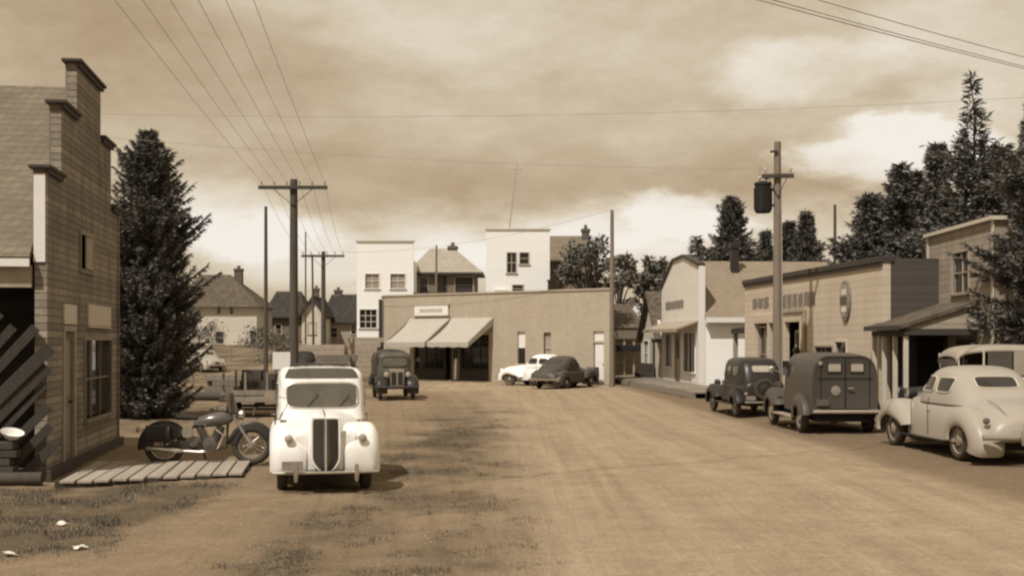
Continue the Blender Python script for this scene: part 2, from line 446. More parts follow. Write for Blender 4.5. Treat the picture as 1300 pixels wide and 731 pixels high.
# weeds, gravel
M['weed'] = foliage('weed_leaf', (.135,.108,.072,1), .6)
def scatter_weeds(n):
    mb = MB(); r = random.Random(3); k = 0
    while k < n:
        y = 9.5 + 45*r.random()**1.9; x = r.uniform(-9, 1.2) if r.random() < .8 else r.uniform(7, 11)
        if not (abs(x/y*1600) < 700): continue
        wv = weed_amt(x, y)
        if x > 7 and x < curb_x(y)+1.2: continue
        if mn.noise((x*1.6, y*1.1, 9)) < .02: continue
        if r.random() > wv**1.25: continue
        if x < -6.6 and 18.2 < y < 26: continue
        z = zg(x, y); k += 1
        for q in range(5):
            a = r.random()*6.28; L = r.uniform(.008, .034)*(1.5 if x < -4 else 1)*(2.2 if mn.noise((x*3.1,y*3.1,2)) > .38 else 1); l = r.uniform(.2, 1.0)
            bx, by = x+r.uniform(-.06,.06), y+r.uniform(-.06,.06)
            tx, ty = bx+math.cos(a)*L*l, by+math.sin(a)*L*l
            px_, py_ = -math.sin(a)*.005, math.cos(a)*.005
            mb.add([(bx-px_,by-py_,z-.01),(bx+px_,by+py_,z-.01),(tx,ty,z+L)], [(0,1,2)])
    o = mb.build('weeds', M['weed']); o['kind'] = 'stuff'
    tag(o, 'low dry weeds and grass tufts along the dirt verge', 'weeds')
scatter_weeds(10000)
M['pebble'] = mat('pebble', (.26,.215,.16,1), var=.35, scale=2)
mb = MB(); r = random.Random(5)
for i in range(9000):
    y = 9 + 40*r.random()**2.2; x = r.uniform(-.43, .43)*y
    if -8.6 < x < -4.2 and 17.5 < y < 27: continue
    s = r.uniform(.004, .015)*(1.7 if r.random() < .05 else 1); z = zg(x, y)
    a = r.random()*6.28; ca_, sa_ = math.cos(a)*s, math.sin(a)*s
    mb.add([(x+ca_,y+sa_,z),(x-sa_*.8,y+ca_*.8,z),(x-ca_,y-sa_,z),(x+sa_*.8,y-ca_*.8,z),(x+sa_*.2,y,z+s*.7)],
           [(0,1,4),(1,2,4),(2,3,4),(3,0,4)])
o = mb.build('gravel', M['pebble']); o['kind'] = 'stuff'; tag(o, 'loose gravel stones scattered over the dirt street', 'gravel')

M['paper'] = mat('paper', (.72,.68,.62,1), var=.08)
for i, (px, py, s, lab) in enumerate(((80,668,.10,'crumpled white paper scrap lying farthest back on the weedy corner'),
        (101,697,.12,'crumpled white paper scrap lying middle of three on the weeds'),
        (10,705,.17,'flattened long white paper scrap at the lower left edge of the weeds'))):
    Y = EYE*F/(py-HY); X = gx(px, Y); mb = MB(); r = random.Random(i)
    def fn(u, v): return (s*((u-.5)*(1.5-.5*v)+.12*math.sin(v*7+i*2)), s*.7*((v-.5)*(1.2-.5*u)+.10*math.sin(u*6+i)), .02 + s*.30*mn.noise((u*1.6+i, v*1.3, 4)) + r.uniform(-.003,.003))
    mb.grid(fn, 6, 5)
    q = [(x,y,z-.004) for x,y,z in mb.v]
    o = mb.build('paper_scrap', M['paper']); o.location = (X, Y, zg(X,Y)+.015); o.rotation_euler = (.25,0,i*1.1)
    sd = o.modifiers.new('thick','SOLIDIFY'); sd.thickness = .003
    tag(o, lab, 'litter', 'white paper scraps on the verge')

# ------------------------------------------------------------------ building helpers
def facade(A, B):                    # frame: x along the facade as seen from outside left to right, y inwards, z up
    A = Vector((A[0], A[1], 0)); B = Vector((B[0], B[1], 0)); dv = B - A
    return A, math.atan2(dv.y, dv.x), dv.length
def wall_grid(mb, x0, x1, z0, z1, holes, ya, yb):
    X = sorted({x0, x1, *[v for h in holes for v in (h[0], h[2]) if x0 < v < x1]})
    Z = sorted({z0, z1, *[v for h in holes for v in (h[1], h[3]) if z0 < v < z1]})
    def solid(i, j):
        if i < 0 or j < 0 or i >= len(X)-1 or j >= len(Z)-1: return False
        cx = (X[i]+X[i+1])/2; cz = (Z[j]+Z[j+1])/2
        return not any(h[0] < cx < h[2] and h[1] < cz < h[3] for h in holes)
    for i in range(len(X)-1):
        for j in range(len(Z)-1):
            if not solid(i, j): continue
            a, b_, c_, d_ = X[i], X[i+1], Z[j], Z[j+1]
            mb.add([(a,ya,c_),(b_,ya,c_),(b_,ya,d_),(a,ya,d_)], [(0,1,2,3)])
            mb.add([(a,yb,c_),(b_,yb,c_),(b_,yb,d_),(a,yb,d_)], [(3,2,1,0)])
            if not solid(i-1, j): mb.add([(a,ya,c_),(a,ya,d_),(a,yb,d_),(a,yb,c_)], [(0,1,2,3)])
            if not solid(i+1, j): mb.add([(b_,ya,c_),(b_,ya,d_),(b_,yb,d_),(b_,yb,c_)], [(3,2,1,0)])
            if not solid(i, j-1): mb.add([(a,ya,c_),(b_,ya,c_),(b_,yb,c_),(a,yb,c_)], [(3,2,1,0)])
            if not solid(i, j+1): mb.add([(a,ya,d_),(b_,ya,d_),(b_,yb,d_),(a,yb,d_)], [(0,1,2,3)])
def window(root, x0, z0, x1, z1, frame=None, pane=None, bars=(1,1), y=0.0, fw=.07, sill=True, label=None, shade_=None):
    frame = frame or M['trim_tan']; pane = pane or M['glass']
    mb = MB(); d0, d1 = y-.035, y+.10
    mb.box(x0-fw, d0, z0, x0, d1, z1).box(x1, d0, z0, x1+fw, d1, z1).box(x0-fw, d0-.003, z1, x1+fw, d1, z1+fw)
    mb.box(x0-fw*(1.6 if sill else 1), d0-(.05 if sill else .003), z0-fw, x1+fw*(1.6 if sill else 1), d1, z0)
    for k in range(1, bars[0]+1):
        xx = x0 + (x1-x0)*k/(bars[0]+1); mb.box(xx-.018, y+.03, z0, xx+.018, y+.075, z1)
    for k in range(1, bars[1]+1):
        zz = z0 + (z1-z0)*k/(bars[1]+1); mb.box(x0, y+.027, zz-.018, x1, y+.072, zz+.018)
    f = mb.build('window', frame, root, bevel=.006)
    if label: f['label'] = label
    MB().box(x0, y+.078, z0, x1, y+.09, z1).build('pane', pane, f)
    if shade_: MB().box(x0, y+.055, z0+(z1-z0)*shade_, x1, y+.068, z1).build('blind', M['white_paint'], f)
    return f
def door(root, x0, z0, x1, z1, m_, y=0.0, fm=None, glassed=False):
    fm = fm or M['trim_tan']
    mb = MB(); mb.box(x0, y+.05, z0, x1, y+.09, z1)
    for a, b_ in ((z0+.15, z0+(z1-z0)*.42), (z0+(z1-z0)*.5, z1-.15)):
        mb.box(x0+.12, y+.04, a, x1-.12, y+.052, b_)
    d_ = mb.build('door', m_, root, bevel=.008)
    mb = MB(); mb.box(x0-.09, y-.03, z0, x0, y+.1, z1).box(x1, y-.03, z0, x1+.09, y+.1, z1).box(x0-.09, y-.033, z1, x1+.09, y+.1, z1+.09)
    mb.build('door_frame', fm, d_, bevel=.006)
    if glassed: MB().box(x0+.14, y+.032, z0+(z1-z0)*.52, x1-.14, y+.042, z1-.17).build('pane', M['glass'], d_)
    MB().tube([(x1-.12,y+.05,z0+(z1-z0)*.46),(x1-.12,y-.0,z0+(z1-z0)*.46)], .025, 8).build('handle', M['iron'], d_)
    return d_
def chimney(parent, x, y, z0, z1, w_=.5, m_=None):
    mb = MB(); mb.box(x-w_/2, y-w_/2, z0, x+w_/2, y+w_/2, z1).box(x-w_/2-.06, y-w_/2-.06, z1-.2, x+w_/2+.06, y+w_/2+.06, z1-.05)
    mb.tube([(x,y,z1),(x,y,z1+.25)], w_*.22, 10)
    return mb.build('chimney', m_ or M['brick_dark'], parent)
M['brick_dark'] = bricks('dark_brick', (.13,.10,.075,1), (.16,.13,.1,1))
def lettering(root, name, x0, z0, x1, z1, n, mat_, y=-.01, seed=1, label=None):
    """worn unreadable sign letters: broken strokes in letter-sized cells"""
    r = random.Random(seed); wc = (x1-x0)/n; hgt = z1-z0; o = None
    for k in range(n):                     # each letter a worn smudge of paint with ragged edges, nothing one could spell
        a = x0+wc*k+wc*.06; b_ = a+wc*.84; pts = []
        J = lambda q: r.uniform(-.5,.5)*q
        for i in range(6): pts.append((a+(b_-a)*i/6+J(.03), z0+J(hgt*.16)))
        for i in range(4): pts.append((b_+J(wc*.12), z0+hgt*i/4+J(.02)))
        for i in range(6): pts.append((b_-(b_-a)*i/6+J(.03), z1+J(hgt*.16)))
        for i in range(4): pts.append((a+J(wc*.12), z1-hgt*i/4+J(.02)))
        mb = MB(); mb.prism(pts, y-.005, y)
        o = mb.build(name, mat_, root)
    return o
# ------------------------------------------------------------------ weathered frame building on the left
M['side_left'] = siding('weathered_siding', (.265,.21,.145,1), .115, .55, wear=(.125,.10,.075,1), wearamt=1.1, lap=1.0, gapk=.85)
M['shingle_tan'] = shingle('tan_shingles', (.20,.155,.10,1), var=.12)
M['shingle_brown'] = shingle('brown_shingles', (.125,.095,.065,1))
M['shingle_dark'] = shingle('dark_shingles', (.055,.048,.042,1))
M['board_lean'] = wood('leaning_board_wood', (.062,.051,.04,1))
M['roof_light'] = shingle('pale_roofing', (.37,.315,.24,1), var=.08)
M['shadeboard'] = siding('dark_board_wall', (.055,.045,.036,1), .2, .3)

A, rz, L = facade((-7.15,19.32), (-8.06,25.8))
lb = thing('frame_building', 'weathered clapboard building with stepped false front beside the parked motorcycle', 'building', A, rz)
ZT = 6.92; steps = [(0,.17,4.78),(.17,.36,5.98),(.36,.70,ZT),(.70,.87,5.98),(.87,1.0,4.78)]
cut = [(a*L-.001, h, b_*L+.001, ZT+1) for a, b_, h in steps if h < ZT]
opn = [(.20*L, .12, .32*L, 2.30), (.46*L, .75, .86*L, 2.15), (.40*L, 3.4, .56*L, 4.0)]
mb = MB(); wall_grid(mb, 0, L, .05, ZT, cut+opn, 0, .16)
mb.build('front_wall', M['side_left'], lb)
mb = MB()
for i, (a, b_, h) in enumerate(steps):
    e0 = .09 if i in (0,1,2) else -.002; e1 = .09 if i in (2,3,4) else -.002
    mb = MB(); mb.box(a*L-e0, -.10, h, b_*L+e1, .24, h+.055); mb.box(a*L-e0+.05, -.06, h-.07, b_*L+e1-.05, -.002, h+.01)
    mb.build('cornice', M['trim_dark'], lb, bevel=.01)
mb = MB(); mb.box(-.012,-.025,.05,.10,-.002,4.76); mb.box(L-.1,-.025,.05,L+.012,-.002,4.76)
mb.build('corner_board', M['side_left'], lb)
mb = MB(); mb.box(-.03,0,3.35,-.002,.17,4.70); mb.build('corner_trim', M['white_paint'], lb)
# false front back bracing seen above the roof
mb = MB(); wall_grid(mb, .02, L-.02, 3.4, ZT-.05, cut, .162, .19)
mb.build('back_boarding', M['wood_grey'], lb)
D = 11.0; RZ = 6.6; EZ = 3.42
mb = MB()
mb.slab([(-.14,.2,EZ-.06),(L/2,.2,RZ),(L/2,D,RZ),(-.14,D,EZ-.06)][::-1], .08)
mb.slab([(L/2,.2,RZ),(L+.45,.2,EZ-.35),(L+.45,D,EZ-.35),(L/2,D,RZ)][::-1], .10)
rf = mb.build('roof', M['shingle_tan'], lb)
mb = MB(); mb.box(-.19,.2,EZ-.15,-.142,D,EZ-.03); mb.build('eave_board', M['white_paint'], rf)
mb = MB(); mb.box(-.05,.2,2.96,.05,D,EZ-.12); mb.build('upper_side_wall', M['trim_tan'], lb)
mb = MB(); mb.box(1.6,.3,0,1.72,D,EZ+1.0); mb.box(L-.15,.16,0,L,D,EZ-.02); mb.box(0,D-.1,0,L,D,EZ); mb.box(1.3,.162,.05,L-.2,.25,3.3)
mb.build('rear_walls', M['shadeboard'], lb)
mb = MB()
for yy in (1.6, 4.2, 7.0): mb.box(-.06, yy, 0, .07, yy+.13, 2.955)
mb.build('side_post', M['wood_dark'], lb)
mb = MB(); mb.box(-.06,.2,.0,1.6,D,.06); mb.box(-.1,-.1,.0,L+.1,-.002,.18); mb.build('sill', M['wood_dark'], lb)
door(lb, .20*L, .12, .32*L, 2.30, M['wood_grey'])
window(lb, .46*L, .75, .86*L, 2.15, M['wood_grey'], M['dark_glass'], (2,1))
window(lb, .40*L, 3.4, .56*L, 4.0, M['wood_grey'], M['void'], (0,0), sill=False)
o = MB().box(.47*L, -.03, 3.42, .56*L, -.004, 3.99).build('shutter', M['trim_tan'], lb)
o = MB().box(.19*L, -.03, 2.42, .34*L, -.004, 2.75).build('door_board', M['cream_paint'], lb)
mb = MB(); mb.box(.50*L, -.035, 2.42, .84*L, -.004, 2.80).box(.50*L,-.045,2.38,.84*L,-.006,2.41); mb.build('boarded_transom', M['cream_paint'], lb)

# lumber leaning in the open side shed
r = random.Random(11); Ms = Matrix.Translation(A) @ Matrix.Rotation(rz, 4, 'Z')
r = random.Random(11)
for i in range(13):
    c_ = .30+.30*i; hgt_ = min(c_+.15, 2.5+r.uniform(-.25,.2)); w_ = r.uniform(.07,.20); x_ = -.10-.03*(i%3)
    mb = MB(); mb.beam((x_-.10, c_, .10), (x_+.02, c_-hgt_*r.uniform(.86,.98), .10+hgt_), .025, w_, up=(0,.7,.7))
    o = mb.build('leaning_board', M['board_lean'], bevel=.004); o.matrix_world = Ms
    tag(o, 'weathered dark board leaning slantwise on the side of the clapboard building', 'board', 'boards leaning on the side shed')
mb = MB()
mb.loft([[(q*math.cos(a), q*.8*math.sin(a), z) for a in [j*2*math.pi/18 for j in range(18)]] for z, q in ((0,.02),(.005,.10),(.09,.165),(.10,.175),(.092,.160),(.02,.09),(.018,.02))])
o = mb.build('enamel_basin', M['white_paint'], smooth=True); o.location = (-7.52, 18.93, .60+.09); o.rotation_euler = (.42,.15,.4)
tag(o, 'white enamel basin resting on lumber in the open shed', 'basin')
mb = MB()
for k in range(5): mb.box(-1.5+.06*(k%2), -.16, .12*k, .0-.05*(k%3), .16, .12*k+.105)
o = mb.build('lumber_stack', M['wood_dark'], bevel=.01); o.location = (-7.42, 18.98, .04); o.rotation_euler = (0,0,.12)
tag(o, 'dark lumber stack inside the open shed at the left edge', 'lumber')
mb = MB(); mb.tube([(0,0,.10),(-2.6,-.25,.10)], .10, 10); o = mb.build('log', M['wood_dark'], smooth=True); o.location = (-6.98,18.72,0)
tag(o, 'dark log lying at the near corner of the frame building', 'log')

# plank walk
bw = thing('plank_walk', 'low walk of wide wooden planks under the motorcycle in front of the clapboard building', 'boardwalk', (-6.62,18.35,0), R(8.2))
r = random.Random(2)
for i in range(11):
    x = .02+i*.235; dz = r.uniform(-.006,.008)
    mb = MB(); mb.box(x, -.04+r.uniform(-.09,.09)+i*.10, .055+dz, x+.205, 3.2+r.uniform(-.1,.1), .095+dz)
    mb.build('plank', M['plank_x'], bw, bevel=.006)
mb = MB(); mb.beam((-.05,.08,.045),(2.6,1.1,.0),.12,.10); mb.beam((-.05,1.7,.0),(2.6,1.9,.0),.12,.10); mb.beam((-.05,3.0,.0),(2.6,3.0,.0),.12,.10)
mb.build('sleeper', M['wood_dark'], bw)

# ------------------------------------------------------------------ brick store in the middle
M['brick'] = bricks('tan_brick', (.43,.345,.235,1), (.44,.36,.26,1), var=.06, big=.08)
M['awning'] = mat('canvas_awning', (.42,.37,.30,1), var=.08, scale=2, bscale=90)
A, rz, L = facade((-7.2,70.8), (4.77,61.1))
bs = thing('brick_store', 'long low brick store with two canvas awnings at the end of the street', 'building', A, rz)
BH = 4.6
hole = [(.15*L, 0.02, .50*L, 2.45), (.625*L,.95,.658*L,2.6), (.735*L,.95,.765*L,2.55), (.935*L,.05,.975*L,2.6)]
mb = MB(); wall_grid(mb, 0, L, 0, BH, hole, 0, .3); mb.build('front_wall', M['brick'], bs)
vx = Vector((.04,1,0)); back = (vx.x*math.cos(-rz)-vx.y*math.sin(-rz), vx.x*math.sin(-rz)+vx.y*math.cos(-rz)); bx, by = back[0]*9.5, back[1]*9.5   # the plot runs back askew
mb = MB()
for xa in (0, L-.3): mb.add([(xa,.302,0),(xa+.3,.302,0),(xa+.3+bx,by,0),(xa+bx,by,0),(xa,.302,BH),(xa+.3,.302,BH),(xa+.3+bx,by,BH),(xa+bx,by,BH)], [(0,3,2,1),(4,5,6,7),(0,1,5,4),(1,2,6,5),(2,3,7,6),(3,0,4,7)])
mb.build('side_wall', M['brick'], bs)
mb = MB(); mb.box(-.06,-.06,BH,L+.06,.36,BH+.09); mb.build('parapet_coping', M['brick'], bs, bevel=.01)
mb = MB(); mb.slab([(.31,.31,BH-.4),(L-.31,.31,BH-.4),(L-.31+bx,by,BH-.4),(.31+bx,by,BH-.4)], .1); mb.build('roof', M['shingle_brown'], bs)
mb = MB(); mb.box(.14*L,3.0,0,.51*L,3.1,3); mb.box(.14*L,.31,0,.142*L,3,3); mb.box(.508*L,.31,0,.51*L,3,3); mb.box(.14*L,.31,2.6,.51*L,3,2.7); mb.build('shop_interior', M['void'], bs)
for a, b_ in ((.155,.29),(.37,.495)):
    window(bs, a*L, .65, b_*L, 2.40, M['trim_dark'], M['glass'], (2,0), y=.12)
    MB().box(a*L-.05,.10,.02,b_*L+.05,.28,.56).build('stall_riser', M['trim_dark'], bs)
door(bs, .305*L, .05, .345*L, 2.2, M['trim_tan'], y=.4, fm=M['trim_dark'], glassed=True)
for i, (a, b_) in enumerate(((.135,.325),(.335,.52))):
    mb = MB(); z1, z0 = 3.35, 2.05; dp = 2.0; n = 14
    def fn(u, v): return (a*L+(b_-a)*L*u, -.03-dp*v, z1+(z0-z1)*v-.12*math.sin(math.pi*v)-.05*math.sin(math.pi*v)*abs(math.sin(u*9.4))+.012*math.sin(u*40+v*3))
    mb.grid(fn, n, 6)
    def fr(u, v): return (a*L+(b_-a)*L*u, -.03-dp-.004*math.sin(u*60), z0-.22*v-(.04*abs(math.sin(u*12)) if v > .9 else 0))
    mb.grid(fr, 40, 2)
    aw = mb.build('awning', M['awning'], bs); sd = aw.modifiers.new('thick','SOLIDIFY'); sd.thickness = .012
    for x in (a*L+.03, b_*L-.03): MB().tube([(x,-.02,2.05),(x,-.03-dp,z0-.03),(x,-.03,z1-.06)], .02, 6).build('awning_frame', M['iron'], aw)
    mb = MB(); mb.add([(b_*L,-.03,z1-.02),(b_*L,-.03-dp,z0-.02),(b_*L,-.03-dp,z0-.24),(b_*L,-.03,z1-.4)], [(0,1,2,3)])
    o = mb.build('awning_side', M['awning'], aw); sd = o.modifiers.new('thick','SOLIDIFY'); sd.thickness = .012
mb = MB(); mb.box(.16*L,-.12,3.50,.32*L,-.03,4.03)
sg = mb.build('sign_board', M['white_paint'], bs, bevel=.01)
mb = MB(); mb.box(.155*L,-.13,3.46,.325*L,-.02,3.498).box(.155*L,-.13,4.032,.325*L,-.02,4.07); mb.build('sign_frame', M['trim_tan'], sg)
lettering(sg, 'sign_letter', .185*L, 3.66, .295*L, 3.86, 9, M['awning'], y=-.121, seed=4)
window(bs, .625*L, .95, .658*L, 2.6, M['cream_paint'], M['glass'], (0,1), y=.06, shade_=.5)
window(bs, .735*L, .95, .765*L, 2.55, M['cream_paint'], M['trim_tan'], (0,1), y=.06)
door(bs, .935*L, .05, .975*L, 2.05, M['white_paint'], y=.08, fm=M['cream_paint'])
MB().box(.935*L, .1, 2.15, .975*L, .12, 2.6).build('transom', M['white_paint'], bs)
mb = MB(); mb.tube([(.66*L,2,BH-.4),(.66*L,2,BH+.65)], .09, 8); mb.tube([(.66*L,2,BH+.65),(.66*L,2,BH+.72)], .14, 8); mb.build('vent_pipe', M['iron'], bs, smooth=True)

# porch slab and white globe by the wall are left to the vehicles in front
# ------------------------------------------------------------------ white buildings standing behind the brick store
M['white_siding'] = siding('white_siding', (.86,.85,.83,1), .16, .03, lap=.12, gapk=.08)
M['tan_siding'] = siding('tan_siding', (.36,.29,.21,1), .18, .10, lap=.2, gapk=.2)
M['brown_siding'] = siding('brown_siding', (.20,.15,.10,1), .18, .2, lap=.3)
M['cream_siding'] = siding('cream_siding', (.60,.53,.42,1), .16, .10, wear=(.4,.33,.24,1), wearamt=.2, lap=.2, gapk=.15)

Yh = 82.0
wb = thing('white_house', 'tall narrow white false-fronted house left of the brick store', 'building', (gx(453,Yh), Yh, 0), 0)
W = gx(525,Yh)-gx(453,Yh); H = gz(307,Yh)
wn = [(gx(464,Yh)-gx(453,Yh), gz(366,Yh), gx(481,Yh)-gx(453,Yh), gz(348,Yh)), (gx(496,Yh)-gx(453,Yh), gz(366,Yh), gx(514,Yh)-gx(453,Yh), gz(348,Yh)), (gx(457,Yh)-gx(453,Yh), gz(416,Yh), gx(478,Yh)-gx(453,Yh), gz(393,Yh))]
mb = MB(); wall_grid(mb, 0, W, 0, H, wn, 0, .2); mb.box(0,.202,0,.2,7,H-1.2); mb.box(W-.2,.202,0,W,7,H-1.2); mb.box(.2,6.8,0,W-.2,7,H-1.2); mb.build('wall', M['white_siding'], wb)
mb = MB(); mb.box(-.08,-.08,H,W+.08,.28,H+.1); mb.build('cornice', M['cream_paint'], wb)
mb = MB(); mb.box(.2,.2,H-1.4,W-.2,6.8,H-1.3); mb.build('roof', M['shingle_brown'], wb)
for k, (a, b_, c_, d_) in enumerate(wn): window(wb, a, b_, c_, d_, M['white_paint'], M['trim_tan'] if k < 2 else M['glass'], (1,1) if k < 2 else (2,2))

# tan lean-to in front of it
Yh = 77.0; x0 = gx(486,Yh)
lt = thing('tan_annex', 'plain tan board annex between the white house and the brick store roof', 'building', (x0, Yh, 0), 0)
W = gx(607,Yh)-x0; H = gz(347,Yh)
mb = MB(); mb.box(0,0,0,W*.32,3,gz(378,Yh)); mb.box(W*.32,0.02,0,W,3,gz(373,Yh)); mb.build('wall', M['tan_siding'], lt)
mb = MB(); mb.box(-.1,-.1,gz(378,Yh),W*.32-.002,3,gz(378,Yh)+.08); mb.box(W*.32+.002,-.08,gz(373,Yh),W+.1,3,gz(373,Yh)+.08); mb.build('roof', M['shingle_brown'], lt)
mb = MB(); mb.tube([(-.12,-.12,0),(-.12,-.12,gz(380,Yh))], .12, 8); mb.build('drain_pipe', M['trim_dark'], lt, smooth=True)

# hip roofed house
Yh = 85.0; x0 = gx(524,Yh); W = gx(607,Yh)-x0; EZ = gz(346,Yh); RZ = gz(311,Yh)
hh = thing('hip_roof_house', 'house with pale hipped roof and dark windows behind the brick store', 'house', (x0, Yh, 0), 0)
hx = lambda p: gx(p,Yh)-x0
ws_ = [(hx(533), gz(374,Yh), hx(543), gz(352,Yh)), (hx(556), gz(376,Yh), hx(566), gz(352,Yh)), (hx(578), gz(372,Yh), hx(600), gz(352,Yh))]
mb = MB(); wall_grid(mb, .2, W-.2, 0, EZ, ws_, 0, .2); mb.box(.2,.202,0,.4,7,EZ); mb.box(W-.4,.202,0,W-.2,7,EZ); mb.build('wall', M['brown_siding'], hh)
for k, q in enumerate(ws_): window(hh, *q, frame=M['trim_tan'] if k != 1 else M['trim_dark'], pane=M['glass'] if k != 2 else M['shadeboard'], bars=(0,1))
a = W*.22; b_ = W*.60; mb = MB()
v = [(-.35,-.4,EZ),(W+.35,-.4,EZ),(W+.35,7.4,EZ),(-.35,7.4,EZ),(a,3.2,RZ),(b_,3.2,RZ)]
mb.add(v, [(0,1,5,4),(1,2,5),(2,3,4,5),(3,0,4),(0,3,2,1)])
rf = mb.build('roof', M['roof_light'], hh); chimney(rf, hx(572), 3.2, RZ-.5, gz(308,Yh), .62)
mb = MB(); mb.box(-.37,-.43,EZ-.14,W+.37,-.402,EZ-.003); mb.build('eave_board', M['trim_dark'], hh)

# white square false front with its gabled body
Yh = 80.0; x0 = gx(617,Yh); W = gx(698,Yh)-x0; H = gz(292,Yh); hx = lambda p: gx(p,Yh)-x0
sq = thing('white_store', 'square white false-fronted building rising behind the brick store with a mast', 'building', (x0, Yh, 0), 0)
wn = [(hx(644), gz(346,Yh), hx(655), gz(321,Yh)), (hx(660), gz(335,Yh), hx(671), gz(321,Yh)), (hx(651), gz(371,Yh), hx(664), gz(362,Yh))]
mb = MB(); wall_grid(mb, 0, W, 0, H, wn, 0, .2); mb.box(0,.202,0,.2,9,H-1.6); mb.box(W-.2,.202,0,W,9,H-1.6); mb.build('wall', M['white_siding'], sq)
for k, q in enumerate(wn): window(sq, *q, frame=M['cream_paint'], pane=M['glass'], bars=(1,1) if k == 0 else (0,1))
mb = MB(); mb.box(-.07,-.07,H,W+.07,.27,H+.09); mb.box(hx(628),-.30,gz(372,Yh),hx(645),-.002,gz(371,Yh)+.14); mb.build('cornice', M['cream_paint'], sq)
RZ = gz(298,Yh+4); EZ = gz(335,Yh+4); bx1 = gx(752,Yh+4)-x0
mb = MB(); mb.slab([(W+.02,1.2,EZ),(bx1,1.2,EZ),(bx1-.3,5,RZ),(W+.02,5,RZ)], .12); mb.slab([(.2,5,RZ),(bx1-.3,5,RZ),(bx1,9,EZ),(.2,9,EZ)], .12)
rf = mb.build('roof', M['shingle_tan'], sq); chimney(rf, gx(743,Yh+5)-x0, 4.6, RZ-.6, gz(293,Yh+5)+.1, .5)
mb = MB(); mb.box(W+.01,1.4,0,bx1-.15,8.6,EZ-.15); mb.build('rear_wing', M['brown_siding'], sq)
mb = MB(); mb.tube([(hx(644),1,H-1.6),(hx(646),1,H),(hx(657),1.2,gz(205,Yh))], [.05,.045,.02], 6)
mb.tube([(hx(656)-.35,1.18,gz(212,Yh)),(hx(656)+.35,1.18,gz(212,Yh))], .02, 5)
mb.build('radio_mast', M['wire'], sq)
# ------------------------------------------------------------------ right side of the street
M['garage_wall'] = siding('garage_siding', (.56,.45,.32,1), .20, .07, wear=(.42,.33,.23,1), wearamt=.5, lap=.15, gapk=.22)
M['garage_side'] = siding('dark_siding', (.085,.07,.057,1), .2, .12, lap=.2, gapk=.3)  # boards much darker than the garage's tan front
M['sign_dark'] = mat('faded_sign_paint', (.12,.09,.07,1), var=.35, scale=8)
M['sign_faded'] = mat('faded_lettering_paint', (.21,.17,.13,1), var=.4, scale=8)
M['sign_white'] = mat('sign_white', (.66,.60,.52,1), var=.15, scale=6)

# garage with parapet front
A, rz, L = facade((8.68,47.0), (9.79,33.3))
H = 4.22
ga = thing('garage', 'flat fronted tan garage with dark coping and an oval sign above the parked van', 'building', A, rz)
hole = [(.10*L,.12,.50*L,2.75), (.60*L,1.15,.715*L,1.95), (.735*L,1.1,.80*L,2.1)]
mb = MB(); wall_grid(mb, 0, L, 0, H, hole, 0, .22); mb.build('front_wall', M['garage_wall'], ga)
mb = MB(); mb.box(-.06,-.09,H,L+.04,.30,H+.16); mb.box(-.03,-.06,H-.10,L+.02,-.002,H); mb.build('coping', M['trim_dark'], ga, bevel=.01)
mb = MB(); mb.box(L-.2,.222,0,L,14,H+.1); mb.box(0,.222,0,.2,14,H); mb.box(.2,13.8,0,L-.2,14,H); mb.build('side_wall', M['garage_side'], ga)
mb = MB(); mb.box(.2,.222,H-.4,L-.2,13.8,H-.3); mb.build('roof', M['shingle_dark'], ga)
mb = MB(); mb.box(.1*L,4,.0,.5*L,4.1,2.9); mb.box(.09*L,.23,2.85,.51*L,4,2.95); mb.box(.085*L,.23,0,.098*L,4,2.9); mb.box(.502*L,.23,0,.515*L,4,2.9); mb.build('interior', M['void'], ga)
mb = MB()
for x in (.10,.235,.37,.5): mb.box(x*L-.09,-.06,.1,x*L+.09,.12,2.75)
mb.box(.10*L-.09,-.063,2.752,.50*L+.09,.12,3.05); mb.build('entry_frame', M['garage_wall'], ga, bevel=.01)
mb = MB(); mb.box(.38*L-.3,-.12,3.055,.535*L,-.03,3.16); mb.box(.52*L,-.10,.1,.535*L,-.03,3.05); mb.build('entry_moulding', M['trim_tan'], ga)
window(ga, .11*L, .7, .225*L, 2.6, M['trim_tan'], M['glass'], (1,1), y=.12)
door(ga, .39*L, .1, .47*L, 2.4, M['wood_dark'], y=.3)
window(ga, .60*L, 1.15, .715*L, 1.95, M['trim_tan'], M['dark_glass'], (1,0)); window(ga, .735*L, 1.1, .80*L, 2.1, M['cream_paint'], M['dark_glass'], (0,1))
lettering(ga, 'sign_letter', .075*L, 3.28, .235*L, 3.66, 3, M['sign_faded'], y=-.003, seed=2)
lettering(ga, 'sign_letter', .34*L, 3.22, .60*L, 3.66, 6, M['sign_faded'], y=-.003, seed=9)
sx_, sz_ = .80*L, 3.28
mb = MB(); n = 32
def ell(rx, rz_): return [(sx_+rx*math.cos(2*math.pi*k/n), sz_+rz_*math.sin(2*math.pi*k/n)) for k in range(n)]
mb.prism(ell(.40,.58), -.07, -.01); sg = mb.build('oval_sign', M['sign_faded'], ga, bevel=.01)
mb = MB(); mb.prism(ell(.31,.47), -.085, -.071); mb.build('sign_face', M['trim_tan'], sg)
mb = MB(); mb.box(sx_-.27,-.098,sz_-.10,sx_+.27,-.086,sz_+.12); mb.build('sign_band', M['sign_dark'], sg)
mb = MB(); mb.box(sx_-.18,-.096,sz_+.17,sx_+.18,-.086,sz_+.33); mb.box(sx_-.18,-.096,sz_-.32,sx_+.18,-.086,sz_-.17); mb.build('sign_panel', M['sign_white'], sg)

